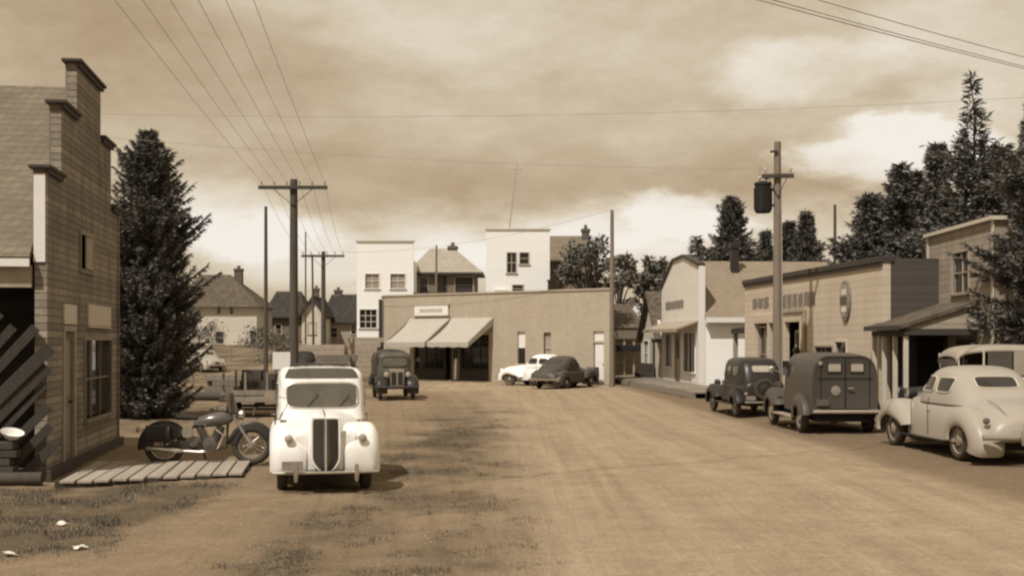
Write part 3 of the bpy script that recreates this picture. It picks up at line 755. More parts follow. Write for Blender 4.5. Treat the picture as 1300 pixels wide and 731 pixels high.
# two storey clapboard building with porch
M['two_storey'] = siding('aged_cream_siding', (.33,.265,.185,1), .17, .22, wear=(.22,.175,.125,1), wearamt=.9, lap=.7)
A, rz, L = facade((11.35,34.4), (11.2,29.3))
H = 4.95
ts = thing('porch_house', 'two storey clapboard house with a posted front porch at the right', 'house', A, rz)
wn = [(.42*L,3.35,.66*L,4.35), (.18*L,.4,.36*L,2.3), (.5*L,.9,.75*L,2.1)]
mb = MB(); wall_grid(mb, 0, L, 0, H, wn, 0, .2); mb.box(0,.202,0,.2,8,H); mb.box(L-.2,.202,0,L,8,H); mb.box(.2,7.8,0,L-.2,8,H); mb.build('wall', M['two_storey'], ts)
mb = MB(); mb.box(-.10,-.10,H,L+.1,.28,H+.09); mb.box(-.03,-.03,.0,.10,-.002,H); mb.box(L-.1,-.03,0,L+.03,-.002,H); mb.build('trim', M['cream_paint'], ts)
mb = MB(); mb.box(.2,.2,H-.3,L-.2,7.8,H-.2); mb.build('roof', M['shingle_brown'], ts)
window(ts, *wn[0], frame=M['trim_tan'], pane=M['glass'], bars=(1,1)); door(ts, *wn[1], M['wood_dark']); window(ts, *wn[2], frame=M['trim_dark'], pane=M['void'], bars=(1,1))
PD = 1.75; ez, wz = 2.56, 3.12; x0, x1 = .9, 4.0
mb = MB(); mb.slab([(x0-.1,-PD-.15,ez-.05),(x1+.1,-PD-.15,ez-.05),(x1+.1,-.01,wz),(x0-.1,-.01,wz)], .09); pr = mb.build('porch_roof', M['shingle_brown'], ts)
mb = MB(); mb.box(x0-.1,-PD-.19,ez-.16,x1+.1,-PD-.152,ez-.04); mb.build('porch_fascia', M['trim_dark'], pr)
mb = MB(); mb.prismx([(-PD,ez-.13),(-.02,ez-.13),(-.02,wz-.11)], x1-.05, x1+.02); mb.build('porch_gable', M['two_storey'], pr)
mb = MB(); mb.box(x0,-PD+.0,ez-.30,x1-.06,-PD+.12,ez-.165); mb.box(x1-.055,-PD,ez-.28,x1+.03,-.03,ez-.14); mb.build('porch_beam', M['trim_dark'], ts)
for x in (x0+.06, x0+1.05, x0+2.05, x1-.1): MB().box(x-.055,-PD+.005,.2,x+.055,-PD+.115,ez-.302).build('porch_post', M['cream_paint'], ts, bevel=.01)
MB().box(x0-.1,-PD-.1,0,x1+.1,-.003,.2).build('porch_floor', M['wood_grey'], ts)
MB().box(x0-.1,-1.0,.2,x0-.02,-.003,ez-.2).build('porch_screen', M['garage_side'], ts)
MB().box(-.5,-.6,.0,x0+.3,-.002,ez).build('porch_shade_block', M['void'], ts)  # solid near-black block added to stand in for the porch's deep shade

# gabled white store with false front
M['roof_tan'] = shingle('plain_tan_roofing', (.27,.205,.13,1), var=.06)
A, rz, L = facade((7.48,63.0), (8.12,54.6))
st = thing('gabled_store', 'white false-fronted store with a big tan roof beside the garage', 'building', A, rz)
M['store_white'] = siding('store_siding', (.70,.64,.55,1), .16, .05, wear=(.5,.43,.34,1), wearamt=.3, lap=.15, gapk=.12)
M['white_flat'] = siding('bright_white_siding', (.86,.85,.83,1), .16, .03, lap=.1, gapk=.06)
mb = MB(); PW = [(0,0),(L,0),(L,5.38),(L*.62,5.98),(L*.34,5.92),(0,4.75)]
hole = [(.12*L,.9,.30*L,2.45),(.62*L,.75,.90*L,2.5),(.40*L,.15,.52*L,2.4)]
wall_grid(mb, 0, L, 0, 2.75, hole, 0, .2); mb.prism([(0,2.751),(L,2.751)]+PW[2:], 0, .2); mb.build('front_wall', M['store_white'], st)
mb = MB()
for p, q in zip(PW[2:-1], PW[3:]): mb.beam((p[0],.08,p[1]+.05), (q[0],.08,q[1]+.05), .34, .12)
mb.build('cornice', M['trim_dark'], st)
mb = MB(); mb.box(L-.10,-.025,0,L+.015,-.002,5.36); mb.box(L+.003,-.02,0,L+.02,.25,5.36); mb.build('corner_board', M['white_paint'], st)
D = 13; EZ = 3.12; RZ = 5.85
mb = MB(); mb.slab([(L+.35,.22,EZ),(L+.35,D,EZ),(L/2,D,RZ),(L/2,.22,RZ)], .1); mb.slab([(L/2,.22,RZ),(L/2,D,RZ),(-.35,D,EZ),(-.35,.22,EZ)], .1); rf = mb.build('roof', M['roof_tan'], st)
mb = MB(); mb.box(L+.352,.2,EZ-.20,L+.40,D,EZ+.02); mb.box(L+.05,.22,EZ-.20,L+.35,D,EZ-.17); mb.build('eave_board', M['white_paint'], rf)
mb = MB(); mb.box(L-.18,.202,0,L,2.2,EZ-.1); mb.build('side_wall', M['white_flat'], st)
mb = MB(); mb.box(L-.18,2.202,0,L-.02,D,EZ-.1); mb.box(0,.202,0,.18,D,EZ-.1); mb.box(.18,D-.2,0,L-.18,D,EZ); mb.build('rear_wall', M['garage_wall'], st)
chimney(rf, L*.6, 2.4, 5.2, 6.6, .34, M['iron'])
lettering(st, 'sign_letter', .12*L, 3.62, .62*L, 4.02, 8, M['sign_faded'], y=-.003, seed=21)
mb = MB(); mb.slab([(.02*L,-.95,2.68),(.97*L,-.95,2.68),(.97*L,-.01,3.02),(.02*L,-.01,3.02)], .07); mb.box(.02*L,-.99,2.52,.97*L,-.952,2.68); mb.build('porch_canopy', M['trim_tan'], st)
window(st, *hole[0], frame=M['white_paint'], pane=M['glass'], bars=(1,0)); window(st, *hole[1], frame=M['white_paint'], pane=M['glass'], bars=(2,0)); door(st, *hole[2], M['trim_tan'], glassed=True)

# low shed between store and garage: shaded open front with sign-like fascia
A2, rz2, L2 = facade((8.41,50.8), (8.70,47.1))
sh = thing('lean_to_shed', 'dark open shed front squeezed between the white store and the tan garage', 'shed', A2, rz2)
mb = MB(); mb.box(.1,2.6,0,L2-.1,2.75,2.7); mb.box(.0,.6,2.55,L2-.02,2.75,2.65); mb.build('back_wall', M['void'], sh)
mb = MB(); mb.slab([(.45,.35,2.62),(L2-.06,.35,2.62),(L2-.06,2.7,2.98),(.45,2.7,2.98)], .08); mb.box(.45,.31,2.42,L2-.06,.348,2.60); mb.build('roof', M['shingle_dark'], sh)
for x in (.5, L2-.3): MB().box(x-.08,.4,0,x+.08,.56,2.54).build('post', M['trim_tan'], sh)
MB().box(L2*.2,1.2,0,L2*.42,1.3,2.0).build('door', M['tan_siding'], sh)

# small steep gable
A, rz, L = facade((7.07,68.6), (7.46,63.4))
sg_ = thing('small_gable_shop', 'small cream shop with steep dark gable beyond the white store', 'building', A, rz)
mb = MB(); hole = [(.12*L,.8,.40*L,2.1),(.55*L,.1,.75*L,2.2)]
wall_grid(mb, 0, L, 0, 2.5, hole, 0, .18); mb.prism([(0,2.501),(L,2.501),(L/2,4.55)], 0, .18); mb.box(L-.18,.182,0,L,7,2.5); mb.box(0,.182,0,.18,7,2.5); mb.build('wall', M['cream_siding'], sg_)
mb = MB(); mb.slab([(L+.3,-.3,2.15),(L+.3,7,2.15),(L/2,7,4.72),(L/2,-.3,4.72)], .14); mb.slab([(L/2,-.3,4.72),(L/2,7,4.72),(-.3,7,2.15),(-.3,-.3,2.15)], .14); mb.build('roof', M['shingle_brown'], sg_)
window(sg_, *hole[0], frame=M['white_paint'], pane=M['glass']); door(sg_, *hole[1], M['trim_dark'])
mb = MB(); mb.box(L*.1,-.5,.0,L*.8,-.1,.45); mb.box(L*.1,-.16,.45,L*.8,-.1,.95)
o = mb.build('bench', M['wood_dark'], bevel=.01); o.location = A; o.rotation_euler = (0,0,rz); tag(o, 'dark bench against the small cream gabled shop', 'bench')

# open-fronted shop with a broad brown roof at the far corner
Yp = 79.0; x0 = gx(779,Yp); W = gx(818,Yp)-x0
pv = thing('corner_pavilion', 'brown roofed open-fronted shop on posts right of the brick store', 'building', (x0,Yp,0), 0)
e_ = gz(416,Yp); r_ = gz(384,Yp); mb = MB()
mb.add([(-.3,-.3,e_),(W+.2,-.3,e_),(W+.2,6,e_),(-.3,6,e_),(.1,2.8,r_),(W*.62,2.8,r_)], [(0,1,5,4),(1,2,5),(2,3,4,5),(3,0,4),(0,3,2,1)]); mb.build('roof', M['shingle_brown'], pv)
MB().box(0,1.8,0,W,2,e_-.05).build('wall', M['tan_siding'], pv)
MB().box(-.1,-.2,gz(430,Yp),W,-.1,e_-.02).build('fascia', M['brown_siding'], pv)
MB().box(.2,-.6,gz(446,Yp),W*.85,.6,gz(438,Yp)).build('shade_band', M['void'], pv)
for k in range(4): MB().box(k*W/3.2,-.1,0,k*W/3.2+.12,.02,e_-.05).build('post', M['trim_tan'], pv)
window(pv, W*.15, .8, W*.4, 1.9, M['cream_paint'], M['glass'], y=1.8, sill=False)
Yp = 92.0
wg = thing('white_gable_house', 'white gable end showing over the brown corner roof', 'house', (gx(796,Yp),Yp,0), 0)
W = gx(816,Yp)-gx(796,Yp); mb = MB(); mb.box(0,0,0,W,6,gz(391,Yp)); mb.prism([(0,gz(391,Yp)+.002),(W,gz(391,Yp)+.002),(W*.55,gz(378,Yp))],0,.2); mb.build('wall', M['white_siding'], wg)
mb = MB(); zz = gz(391,Yp); zr = gz(378,Yp)
mb.slab([(W+.2,-.2,zz-.1),(W+.2,6,zz-.1),(W*.55,6,zr+.12),(W*.55,-.2,zr+.12)], .1); mb.slab([(W*.55,-.2,zr+.12),(W*.55,6,zr+.12),(-.2,6,zz-.1),(-.2,-.2,zz-.1)], .1); mb.build('roof', M['shingle_brown'], wg)

# raised plank sidewalk along the right
mb = MB(); r = random.Random(8)
y = 46.5
while y < 66:
    ww = r.uniform(.2,.26); xw = 9.79 + (8.68-9.79)*(y-33.3)/13.7
    mb.box(xw-2.0+r.uniform(-.03,.03), y, .20+r.uniform(-.006,.006), xw-.02, y+ww-.012, .25); y += ww
sw = mb.build('board_sidewalk', M['wood_grey']); tag(sw, 'raised board sidewalk in front of the white store and small shop', 'sidewalk')
mb = MB(); mb.beam((6.73,46.6,.1),(5.12,65.8,.1),.14,.19); mb.beam((7.6,46.6,.1),(6.0,65.8,.1),.14,.19); mb.build('stringer', M['wood_grey'], sw)

# ------------------------------------------------------------------ far houses at the left
def hip_house(px0, px1, pe, pr, pb, Y, wall, roof, label, wins, chim=None, pridge=(.3,.7), dep=7):
    x0 = gx(px0,Y); W = gx(px1,Y)-x0; e_ = gz(pe,Y); r_ = gz(pr,Y); hx = lambda p: gx(p,Y)-x0
    h = thing('house', label, 'house', (x0,Y,0), 0, 'houses at the left end of town')
    q = [(hx(a),gz(d_,Y),hx(c_),gz(b_,Y)) for a,b_,c_,d_ in wins]
    mb = MB(); wall_grid(mb, 0, W, .3, e_, q, 0, .2); mb.box(0,.202,.3,.2,dep,e_); mb.box(W-.2,.202,.3,W,dep,e_); mb.build('wall', wall, h)
    for k in q: window(h, *k, frame=M['cream_paint'], pane=M['glass'], bars=(0,1))
    mb = MB(); mb.add([(-.5,-.5,e_-.1),(W+.5,-.5,e_-.1),(W+.5,dep+.5,e_-.1),(-.5,dep+.5,e_-.1),(W*pridge[0],dep/2,r_),(W*pridge[1],dep/2,r_)], [(0,1,5,4),(1,2,5),(2,3,4,5),(3,0,4),(0,3,2,1)])
    rf = mb.build('roof', roof, h)
    if chim: chimney(rf, hx(chim[0]), dep/2, r_-1.2, gz(chim[1],Y), .7)
    return h
hip_house(236,326,388,346,440,110,M['cream_siding'],M['shingle_brown'],'cream house with brown hipped roof beside the spruce',
          [(243,398,249,424),(274,421,284,436),(292,388.6,296,399),(318,420,325,436),(276,388.6,280,398)], (292,338), (.05,.5))
hip_house(338,384,402,368,440,122,M['brown_siding'],M['shingle_dark'],'low dark roofed house between the thin pole and the big crossarm pole', [(350,412,357,424)], None, (.1,.8))
hip_house(412,462,408,372,440,118,M['tan_siding'],M['shingle_dark'],'tan house with dark roof and chimney left of the tall white house', [(420,416,428,428),(446,412,452,424)], (423,366), (.05,.9))
Yg = 114.0; x0 = gx(383,Yg); W = gx(412,Yg)-x0
gh = thing('gable_house', 'narrow cream gabled house between the two crossarm poles', 'house', (x0,Yg,0), 0)
e_ = gz(398,Yg); r_ = gz(378,Yg)
mb = MB(); mb.box(0,0,.3,W,7,e_); mb.prism([(0,e_+.001),(W,e_+.001),(W/2,r_)],0,.2); mb.build('wall', M['cream_siding'], gh)
mb = MB(); mb.slab([(W+.35,-.35,e_-.3),(W+.35,7,e_-.3),(W/2,7,r_+.2),(W/2,-.35,r_+.2)], .18); mb.slab([(W/2,-.35,r_+.2),(W/2,7,r_+.2),(-.35,7,e_-.3),(-.35,-.35,e_-.3)], .18); rf = mb.build('roof', M['shingle_dark'], gh)
chimney(rf, W*.42, 3, r_-.6, gz(364,Yg), .5)
window(gh, W*.3, gz(424,Yg), W*.62, gz(410,Yg), M['trim_tan'], M['glass'])

# yard clutter in the left middle distance
def pile(px0, px1, pyt, Y, hh, m_, label, n=5, name='lumber_pile', cat='lumber'):
    x0, x1 = gx(px0,Y), gx(px1,Y); zt = gz(pyt,Y); z0 = zg((x0+x1)/2,Y); r = random.Random(int(px0)); mb = MB()
    k = 0; z = z0
    dz = max(.06, (zt-z0)/n)
    for k in range(n):
        for q in range(4):
            o_ = r.uniform(-.25,.25); mb.box(x0+o_, Y+q*.32, z+k*dz, x1+o_, Y+q*.32+.29, z+(k+1)*dz-.012)
    o = mb.build(name, m_); return tag(o, label, cat)
pile(262,305,476,48,1,M['wood_grey'],'long low pile of pale boards in the yard beyond the spruce',4)
pile(385,442,437,66,1,M['trim_tan'],'tan lumber pile behind the big crossarm pole',7)
pile(405,447,450,58,1,M['wood_grey'],'grey stack of planks just beyond the white saloon roof',5)
pile(443,484,428,72,1,M['trim_tan'],'tall tan plank stack below the white house',8)
mb = MB(); mb.tube([(-12.6,45.5,.16),(-9.2,44.8,.16)], .17, 10); mb.tube([(-13,46.4,.15),(-9.8,45.9,.15)], .14, 10)
o = mb.build('log_barrier', M['wood_dark'], smooth=True); tag(o, 'dark log barrier lying across the lane by the spruce', 'log')
def fence(p, q, n, label):
    p = Vector(p); q = Vector(q); f = thing('rail_fence', label, 'fence', p, 0); mb = MB(); dv = q-p
    for zz in (.45,.85): mb.beam((0,0,zz),(dv.x,dv.y,zz+dv.z),.04,.1)
    mb.build('rails', M['wood_grey'], f)
    for k in range(n+1):
        c = dv*(k/n); MB().box(c.x-.05,c.y-.05,-.1+c.z,c.x+.05,c.y+.05,1.05+c.z).build('post', M['wood_grey'], f)
fence((-27,88,zg(-27,88)),(-15.8,84,zg(-15.8,84)),7,'grey rail fence in front of the cream house')
MBs = MB(); MBs.box(-.28,-.03,1.23,.28,.0,1.78)
sgn = thing('yard_sign', 'blank square white sign on a post behind the white saloon', 'sign', (gx(357.5,40),40,0), 0)
MBs.build('sign_board', M['white_paint'], sgn, bevel=.008); MB().box(-.05,.002,0,.05,.10,1.7).build('post', M['wood_grey'], sgn)

# ------------------------------------------------------------------ poles and wires
def insul(mb, x, y, z): mb.lathe_z([(z,.012),(z+.07,.012),(z+.071,.04),(z+.12,.05),(z+.16,.035),(z+.19,.02)], x, y, 10)
def pole(name, label, px, Y, top, r0, r1, arm=None, armz=None, lean=(0,0), rz=0, m_=None, insn=6):
    X = gx(px,Y); zt = gz(top,Y); p = thing(name, label, 'pole', (X,Y,zg(X,Y)-.1), rz, )
    mb = MB(); n = 7; mb.tube([(lean[0]*k/n, lean[1]*k/n, zt*k/n) for k in range(n+1)], [r0+(r1-r0)*k/n for k in range(n+1)], 12)
    mb.build('shaft', m_ or M['wood_pole_dark'], p, smooth=True)
    tips = []
    if arm:
        za = gz(armz,Y); mb = MB(); mb.box(-arm/2,-r1-.11,za-.06,arm/2,-r1-.0,za+.06); a = mb.build('crossarm', M['wood_pole_dark'], p, bevel=.01)
        mb = MB(); mb.beam((-arm*.28,-r1-.05,za-.06),(0,-r1-.03,za-.62),.03,.02); mb.beam((arm*.28,-r1-.05,za-.06),(0,-r1-.03,za-.62),.03,.02); mb.build('brace', M['iron'], a)
        for k in range(insn):
            xx = -arm/2+.1+(arm-.2)*k/(insn-1)
            mb = MB(); insul(mb, xx, -r1-.05, za+.06); mb.build('insulator', M['porcelain'], a, smooth=True)
            c, s_ = math.cos(rz), math.sin(rz); tips.append((X+xx*c-(-r1-.05)*s_, Y+xx*s_+(-r1-.05)*c, zg(X,Y)-.1+za+.2))
    return p, tips
P1, T1 = pole('crossarm_pole', 'tall dark utility pole with wide crossarm rising behind the white saloon', 373, 44, 224, .17, .13, 2.4, 235)
P2, T2 = pole('crossarm_pole', 'smaller utility pole with crossarm right of the big one', 410.5, 70, 319, .15, .11, 2.4, 325)
P3, T3 = pole('bare_pole', 'thin bare pole left of the big crossarm pole', 337.5, 58, 259, .11, .07)
P4, T4 = pole('bare_pole', 'tall thin pale pole at the right corner of the brick store', 777, 58.5, 264, .13, .08, m_=M['wood_pole'])
P5, T5 = pole('bare_pole', 'thin distant pole behind the garage roof', 1060, 62, 257, .10, .07)
P6, T6 = pole('bare_pole', 'short leaning pole among the far left roofs', 398, 100, 345, .10, .07, lean=(-.1,0))
P8, T8 = pole('bare_pole', 'thin pole in front of the hipped roof house', 554, 80, 310, .09, .06, m_=M['wood_pole'])
P9, T9 = pole('bare_pole', 'thin faint pole between the spruce group and the porch house roof', 388, 112, 318, .08, .06)
P7, T7 = pole('transformer_pole', 'tall utility pole carrying a dark transformer beside the pickup', 987, 37, 176, .15, .10, .92, 220, rz=R(-8), m_=M['wood_pole'], insn=2)
za = gz(247,37); mb = MB(); mb.lathe_z([(za-.44,.0),(za-.44,.2),(za-.40,.235),(za+.36,.235),(za+.38,.26),(za+.45,.25),(za+.5,.05)], -.42, -.02, 18)
for k in range(8):
    a = k*math.pi/4; mb.box(-.42+.25*math.cos(a)-.015,-.02+.25*math.sin(a)-.015,za-.36,-.42+.25*math.cos(a)+.015,-.02+.25*math.sin(a)+.015,za+.3)
tf = mb.build('transformer', M['under'], P7, smooth=True)
mb = MB(); insul(mb, -.52,-.02,za+.46); insul(mb, -.32,-.02,za+.46); mb.build('bushing', M['porcelain'], tf, smooth=True)
mb = MB(); mb.box(-.2,-.06,za-.25,-.08,.03,za-.18).box(-.2,-.06,za+.2,-.08,.03,za+.27); mb.box(-.22,-.16,gz(189,37)-.03,.0,-.10,gz(189,37)+.03); mb.build('bracket', M['iron'], P7)
mb = MB(); mb.tube([(-.52,-.02,za+.62),(-.5,-.1,za+.9),(-.35,-.12,gz(220,37)+.2)], .012, 5); mb.tube([(.12,-.12,.1),(.12,-.13,4),(.1,-.12,za)], .018, 5); mb.build('lead_wire', M['wire'], P7)

def wire(p, q, sag, label, group, r_=.0055, name='wire'):
    p = Vector(p); q = Vector(q); n = 24
    mb = MB(); mb.tube([p.lerp(q,k/n) - Vector((0,0,sag*4*(k/n)*(1-k/n))) for k in range(n+1)], r_, 5)
    return tag(mb.build(name, M['wire']), label, 'wire', group)
# the next pole of the line stands behind the camera
PB, TB = pole('crossarm_pole', 'utility pole of the same line standing behind the viewer', 0, 1e-6, 0, .17, .13) if False else (None, None)
pb = thing('crossarm_pole', 'utility pole of the street line standing nearest the viewer out of frame', 'pole', (-3.4,-2.0,0), R(6))
mb = MB(); mb.tube([(0,0,0),(0,0,8.9)], [.17,.13], 12); mb.build('shaft', M['wood_pole_dark'], pb, smooth=True)
MB().box(-1.35,-.24,8.5,1.35,-.13,8.62).build('crossarm', M['wood_pole_dark'], pb)
ORD = ['leftmost','second','third','fourth','fifth','rightmost']
for k in range(6):
    a = R(6); xx = -1.25+2.5*k/5
    wire(T1[k], (-3.4+xx*math.cos(a), -2.2+xx*math.sin(a), 8.7), .25, f'{ORD[k]} overhead wire running up left from the big crossarm pole', 'wires of the street line')
    wire(T1[k], T2[k], .35, f'{ORD[k]} wire strung between the two crossarm poles', 'wires between the crossarm poles', .006)
ps = thing('bare_pole', 'service pole standing out of frame at the right', 'pole', (16.6,30.9,0)); mb = MB(); mb.tube([(0,0,0),(0,0,8.4)], [.14,.1], 10); mb.build('shaft', M['wood_pole'], ps, smooth=True)
ps2 = thing('bare_pole', 'service pole standing out of frame at the near left', 'pole', (-17.6,3.6,0)); mb = MB(); mb.tube([(0,0,0),(0,0,8.9)], [.14,.1], 10); mb.build('shaft', M['wood_pole'], ps2, smooth=True)
for k, (dx, zz) in enumerate(((0,8.25),(.5,8.3),(1.1,8.5))):
    wire((-17.6+dx*.6,3.6,zz+.75), (16.6+dx*.2,30.9+dx*.3,zz-.35), .55, ('lowest','middle','highest')[k]+' service wire crossing the upper right sky', 'service wires at the upper right', .009)
ps3 = thing('bare_pole', 'pole out of frame carrying the wires that cross the street', 'pole', (-16,32.2,0)); mb = MB(); mb.tube([(0,0,0),(0,0,8.3)], [.14,.1], 10); mb.build('shaft', M['wood_pole'], ps3, smooth=True)
wire((-16,32.2,7.9), T7[0], .32, 'lower wire crossing the whole street toward the transformer pole', 'wires crossing the street', .005)
wire((-16,32.2,8.1), (16.6,30.9,8.35), .45, 'upper wire crossing the whole street in front of the clouds', 'wires crossing the street', .005)
wire(T2[5], T4[0] if T4 else (gx(777,58.5),58.5,gz(266,58.5)), .5, 'faint wire from the smaller crossarm pole to the tall thin pole', 'faint wires over the roofs', .008)
# ------------------------------------------------------------------ trees
M['spruce'] = foliage('spruce_needles', (.125,.115,.099,1), .45)
M['spruce2'] = foliage('fir_needles', (.12,.11,.095,1), .45)
M['leaf'] = foliage('leaves', (.15,.128,.09,1), .5)
M['bark'] = mat('bark', (.11,.09,.07,1), var=.3, bmp=.6)
def conifer(label, X, Y, h, rad, seed, base=.06, dens=1.0, spr=.22, levels=None, up=.25, power=.8, m_='spruce', name='conifer', gap=0, column=False):
    r = random.Random(seed); root = thing(name, label, 'tree', (X,Y,zg(X,Y)-.05), 0)
    mb = MB(); n = 8
    mb.tube([(mn.noise((seed,k,.5))*.12*(k>0), mn.noise((seed,k,1.5))*.12*(k>0), h*k/n) for k in range(n+1)], [max(.018, .017*h*(1-k/n)**.9) for k in range(n+1)], 8)
    tm = MB(); tm.v, tm.f = mb.v, mb.f
    fol = MB(); levels = levels or int(h*5.5)
    for i in range(levels):
        f = base + (1-base)*(i+r.random()*.8)/levels
        f = min(f, .995)
        env = rad*(1-f)**power*(.78+.75*mn.noise((f*9, seed*1.3, 0)))+.10
        if column: env = rad*min(1, .55+2.0*f)*min(1, (1-f)*2.6)**.75*(.86+.5*mn.noise((f*11, seed*1.3, 0)))+.08
        nb = max(3, int((5 + 5*(1-f))*dens))
        off = r.random()*6.28
        for k in range(nb):
            if r.random() < gap: continue
            a = off + 6.283*k/nb + r.uniform(-.35,.35); L = env*(r.uniform(.5,1.1) if r.random() < .88 else r.uniform(1.0,1.45))
            z0 = f*h; m = 5; pts = []
            droop = -.30*(1-f)+.12*r.uniform(-1,1)
            for q in range(m+1):
                s = q/m; pts.append(Vector((math.cos(a)*L*s, math.sin(a)*L*s, z0 + L*(droop*s + up*s*s*1.3))))
            if L > .5: tm.tube(pts, [.012+.02*L*(1-q/m)*.6 for q in range(m+1)], 4)
            ns = max(4, int(L/spr*8.5*dens))
            dirv = Vector((math.cos(a), math.sin(a), 0)); side = Vector((-math.sin(a), math.cos(a), 0))
            for q in range(ns):
                s = (.18 + .82*r.random()) if f < .9 else r.random()
                b0 = pts[min(int(s*m), m-1)].lerp(pts[min(int(s*m)+1, m)], s*m-int(s*m)) if s < 1 else pts[-1]
                sl = spr*r.uniform(.6,1.5)*(1.15-.5*s)
                dd = (dirv*r.uniform(.25,1.0) + side*r.uniform(-1,1) + Vector((0,0,r.uniform(-.55,.35)+.25*s))).normalized()
                w_ = dd.cross(Vector((r.uniform(-1,1), r.uniform(-1,1), r.uniform(.2,1)))).normalized()*sl*r.uniform(.07,.14)
                e_ = b0 + dd*sl; mid = b0 + dd*sl*.45
                fol.add([b0, mid+w_, e_, mid-w_], [(0,1,2,3)])
    # leader
    for q in range(14):
        zz = h*(.96+.045*r.random()); a = r.random()*6.28; dd = Vector((math.cos(a)*.4, math.sin(a)*.4, 1)).normalized()
        w_ = dd.cross(Vector((math.sin(a),-math.cos(a),.1))).normalized()*.03; b0 = Vector((0,0,zz-.15)); e_ = b0+dd*.3
        fol.add([b0,(b0+e_)/2+w_,e_,(b0+e_)/2-w_], [(0,1,2,3)])
    tm.build('trunk', M['bark'], root, smooth=True); fol.build('crown', M[m_], root)
    return root
conifer('big dark spruce with upturned branch tips beside the frame building', gx(188,35), 35, gz(168,35)+.05, 1.45, 4, base=.015, dens=3.6, spr=.20, up=.42, column=True, name='spruce_tree')
conifer('dark fir behind the garage roof, broadest of the roofline firs', gx(929,66), 66, gz(250,66), 3.5, 12, base=.3, dens=2.2, spr=0.34, power=.75, m_='spruce2', name='fir_tree')
conifer('small fir just left of the transformer pole top', gx(972,68), 68, gz(292,68), 1.6, 13, base=.3, dens=2.0, spr=0.34, m_='spruce2', name='fir_tree')
conifer('dark fir just right of the transformer pole over the garage roof', gx(1002,67), 67, gz(280,67), 2.7, 14, base=.3, dens=2.2, spr=0.34, m_='spruce2', name='fir_tree')
conifer('pointed fir left of the thin distant pole', gx(1024,66), 66, gz(267,66), 2.4, 15, base=.3, dens=2.2, spr=0.34, m_='spruce2', name='fir_tree')
conifer('tiny fir tip beside the store chimney', gx(884,74), 74, gz(300,74), .7, 16, base=.4, dens=1.2, spr=.4, m_='spruce2', name='fir_tree')
conifer('dense rounded spruce left of the porch house', gx(1106,47), 47, gz(246,47), 3.0, 21, base=.2, dens=2.4, spr=0.29, power=.6, m_='spruce', name='spruce_tree')
conifer('pointed dark spruce over the dark garage side wall', gx(1143,45), 45, gz(206,45), 2.6, 22, base=.2, dens=2.3, spr=0.27, power=.8, name='spruce_tree')
conifer('slim spruce spire between the pointed spruce and the tallest tree', gx(1165,46), 46, gz(215,46), 1.9, 23, base=.2, dens=2.3, spr=0.27, power=.8, name='spruce_tree')
conifer('slender spruce directly behind the left corner of the porch house', gx(1190,43), 43, gz(180,43), 2.1, 24, base=.2, dens=2.3, spr=0.26, power=.85, name='spruce_tree')
conifer('tallest ragged spruce with thin sparse top above the porch house', gx(1235,40), 40, gz(92,40), 2.7, 25, base=.2, dens=1.25, spr=.30, power=.95, up=.5, gap=.25, name='spruce_tree')
conifer('dark spruce close behind the tallest ragged one', gx(1272,39), 39, gz(185,39), 3.0, 26, base=.1, dens=2.3, spr=0.26, power=.6, name='spruce_tree')
conifer('dark spruce cut by the right frame edge', gx(1322,34), 34, gz(110,34), 2.5, 27, base=.05, dens=2.5, spr=.30, power=.8, name='spruce_tree')
conifer('bushy dark spruce standing at the near corner of the porch house', 12.35, 29.0, gz(190,29.0), 1.75, 28, base=.2, dens=3.2, spr=.24, power=.35, name='spruce_tree')

conifer('dark spruce low behind the canvas topped car', 13.9, 31.5, gz(250,31.5), 2.0, 29, base=.03, dens=2.6, spr=.25, power=.45, name='spruce_tree')
def broadleaf(label, X, Y, h, rad, seed, leaf=.3, n=5200, m_='leaf', lo=.25, name='leafy_tree', cat='tree'):
    r = random.Random(seed); root = thing(name, label, cat, (X,Y,zg(X,Y)-.05), 0)
    tm = MB(); tm.tube([(0,0,0),(.1,.05,h*.3),(0,.1,h*.55),(.1,0,h*.8)], [.03*h,.024*h,.015*h,.004*h], 8)
    cl = []
    for k in range(26):
        a = r.random()*6.28; zf = lo+(1-lo)*r.random(); env = math.sin(math.pi*min(1,max(.0,(zf-lo)/(1-lo)*.85+.1)))**.6
        d_ = rad*env*r.uniform(.35,1); p = Vector((math.cos(a)*d_, math.sin(a)*d_, zf*h)); cl.append((p, rad*r.uniform(.22,.42)))
        b0 = Vector((.05,.05,h*max(.15,zf*.6))); tm.tube([b0, (b0+p)/2+Vector((0,0,.1*h*r.random())), p], [.010*h,.006*h,.002*h], 5)
    fol = MB()
    for i in range(n):
        c, cr_ = r.choice(cl)
        v = Vector((r.gauss(0,1), r.gauss(0,1), r.gauss(0,1))); v = v.normalized()*cr_*r.random()**.45
        p = c+v; dd = Vector((r.gauss(0,1), r.gauss(0,1), r.gauss(-.2,.7))).normalized(); w_ = dd.cross(Vector((r.gauss(0,1),r.gauss(0,1),r.gauss(0,1)))).normalized()
        s = leaf*r.uniform(.5,1.2); fol.add([p, p+dd*s*.5+w_*s*.28, p+dd*s, p+dd*s*.5-w_*s*.28], [(0,1,2,3)])
    tm.build('trunk', M['bark'], root, smooth=True); fol.build('crown', M[m_], root); return root
M['leaf_dark'] = foliage('dark_leaves', (.125,.11,.088,1), .45)
broadleaf('broad leafy tree behind the brick store roof', gx(744,77.5), 77.5, gz(309,77.5), 1.95, 31, .28, 8500, 'leaf_dark')
broadleaf('lighter leafy tree at the right of the broad one behind the brick store', gx(785,97), 97, gz(326,97), 1.8, 32, .36, 5600, 'leaf')
broadleaf('small dark tree left of the white store gable', gx(832,86), 86, gz(328,86), 1.5, 33, .36, 3200, 'leaf_dark')
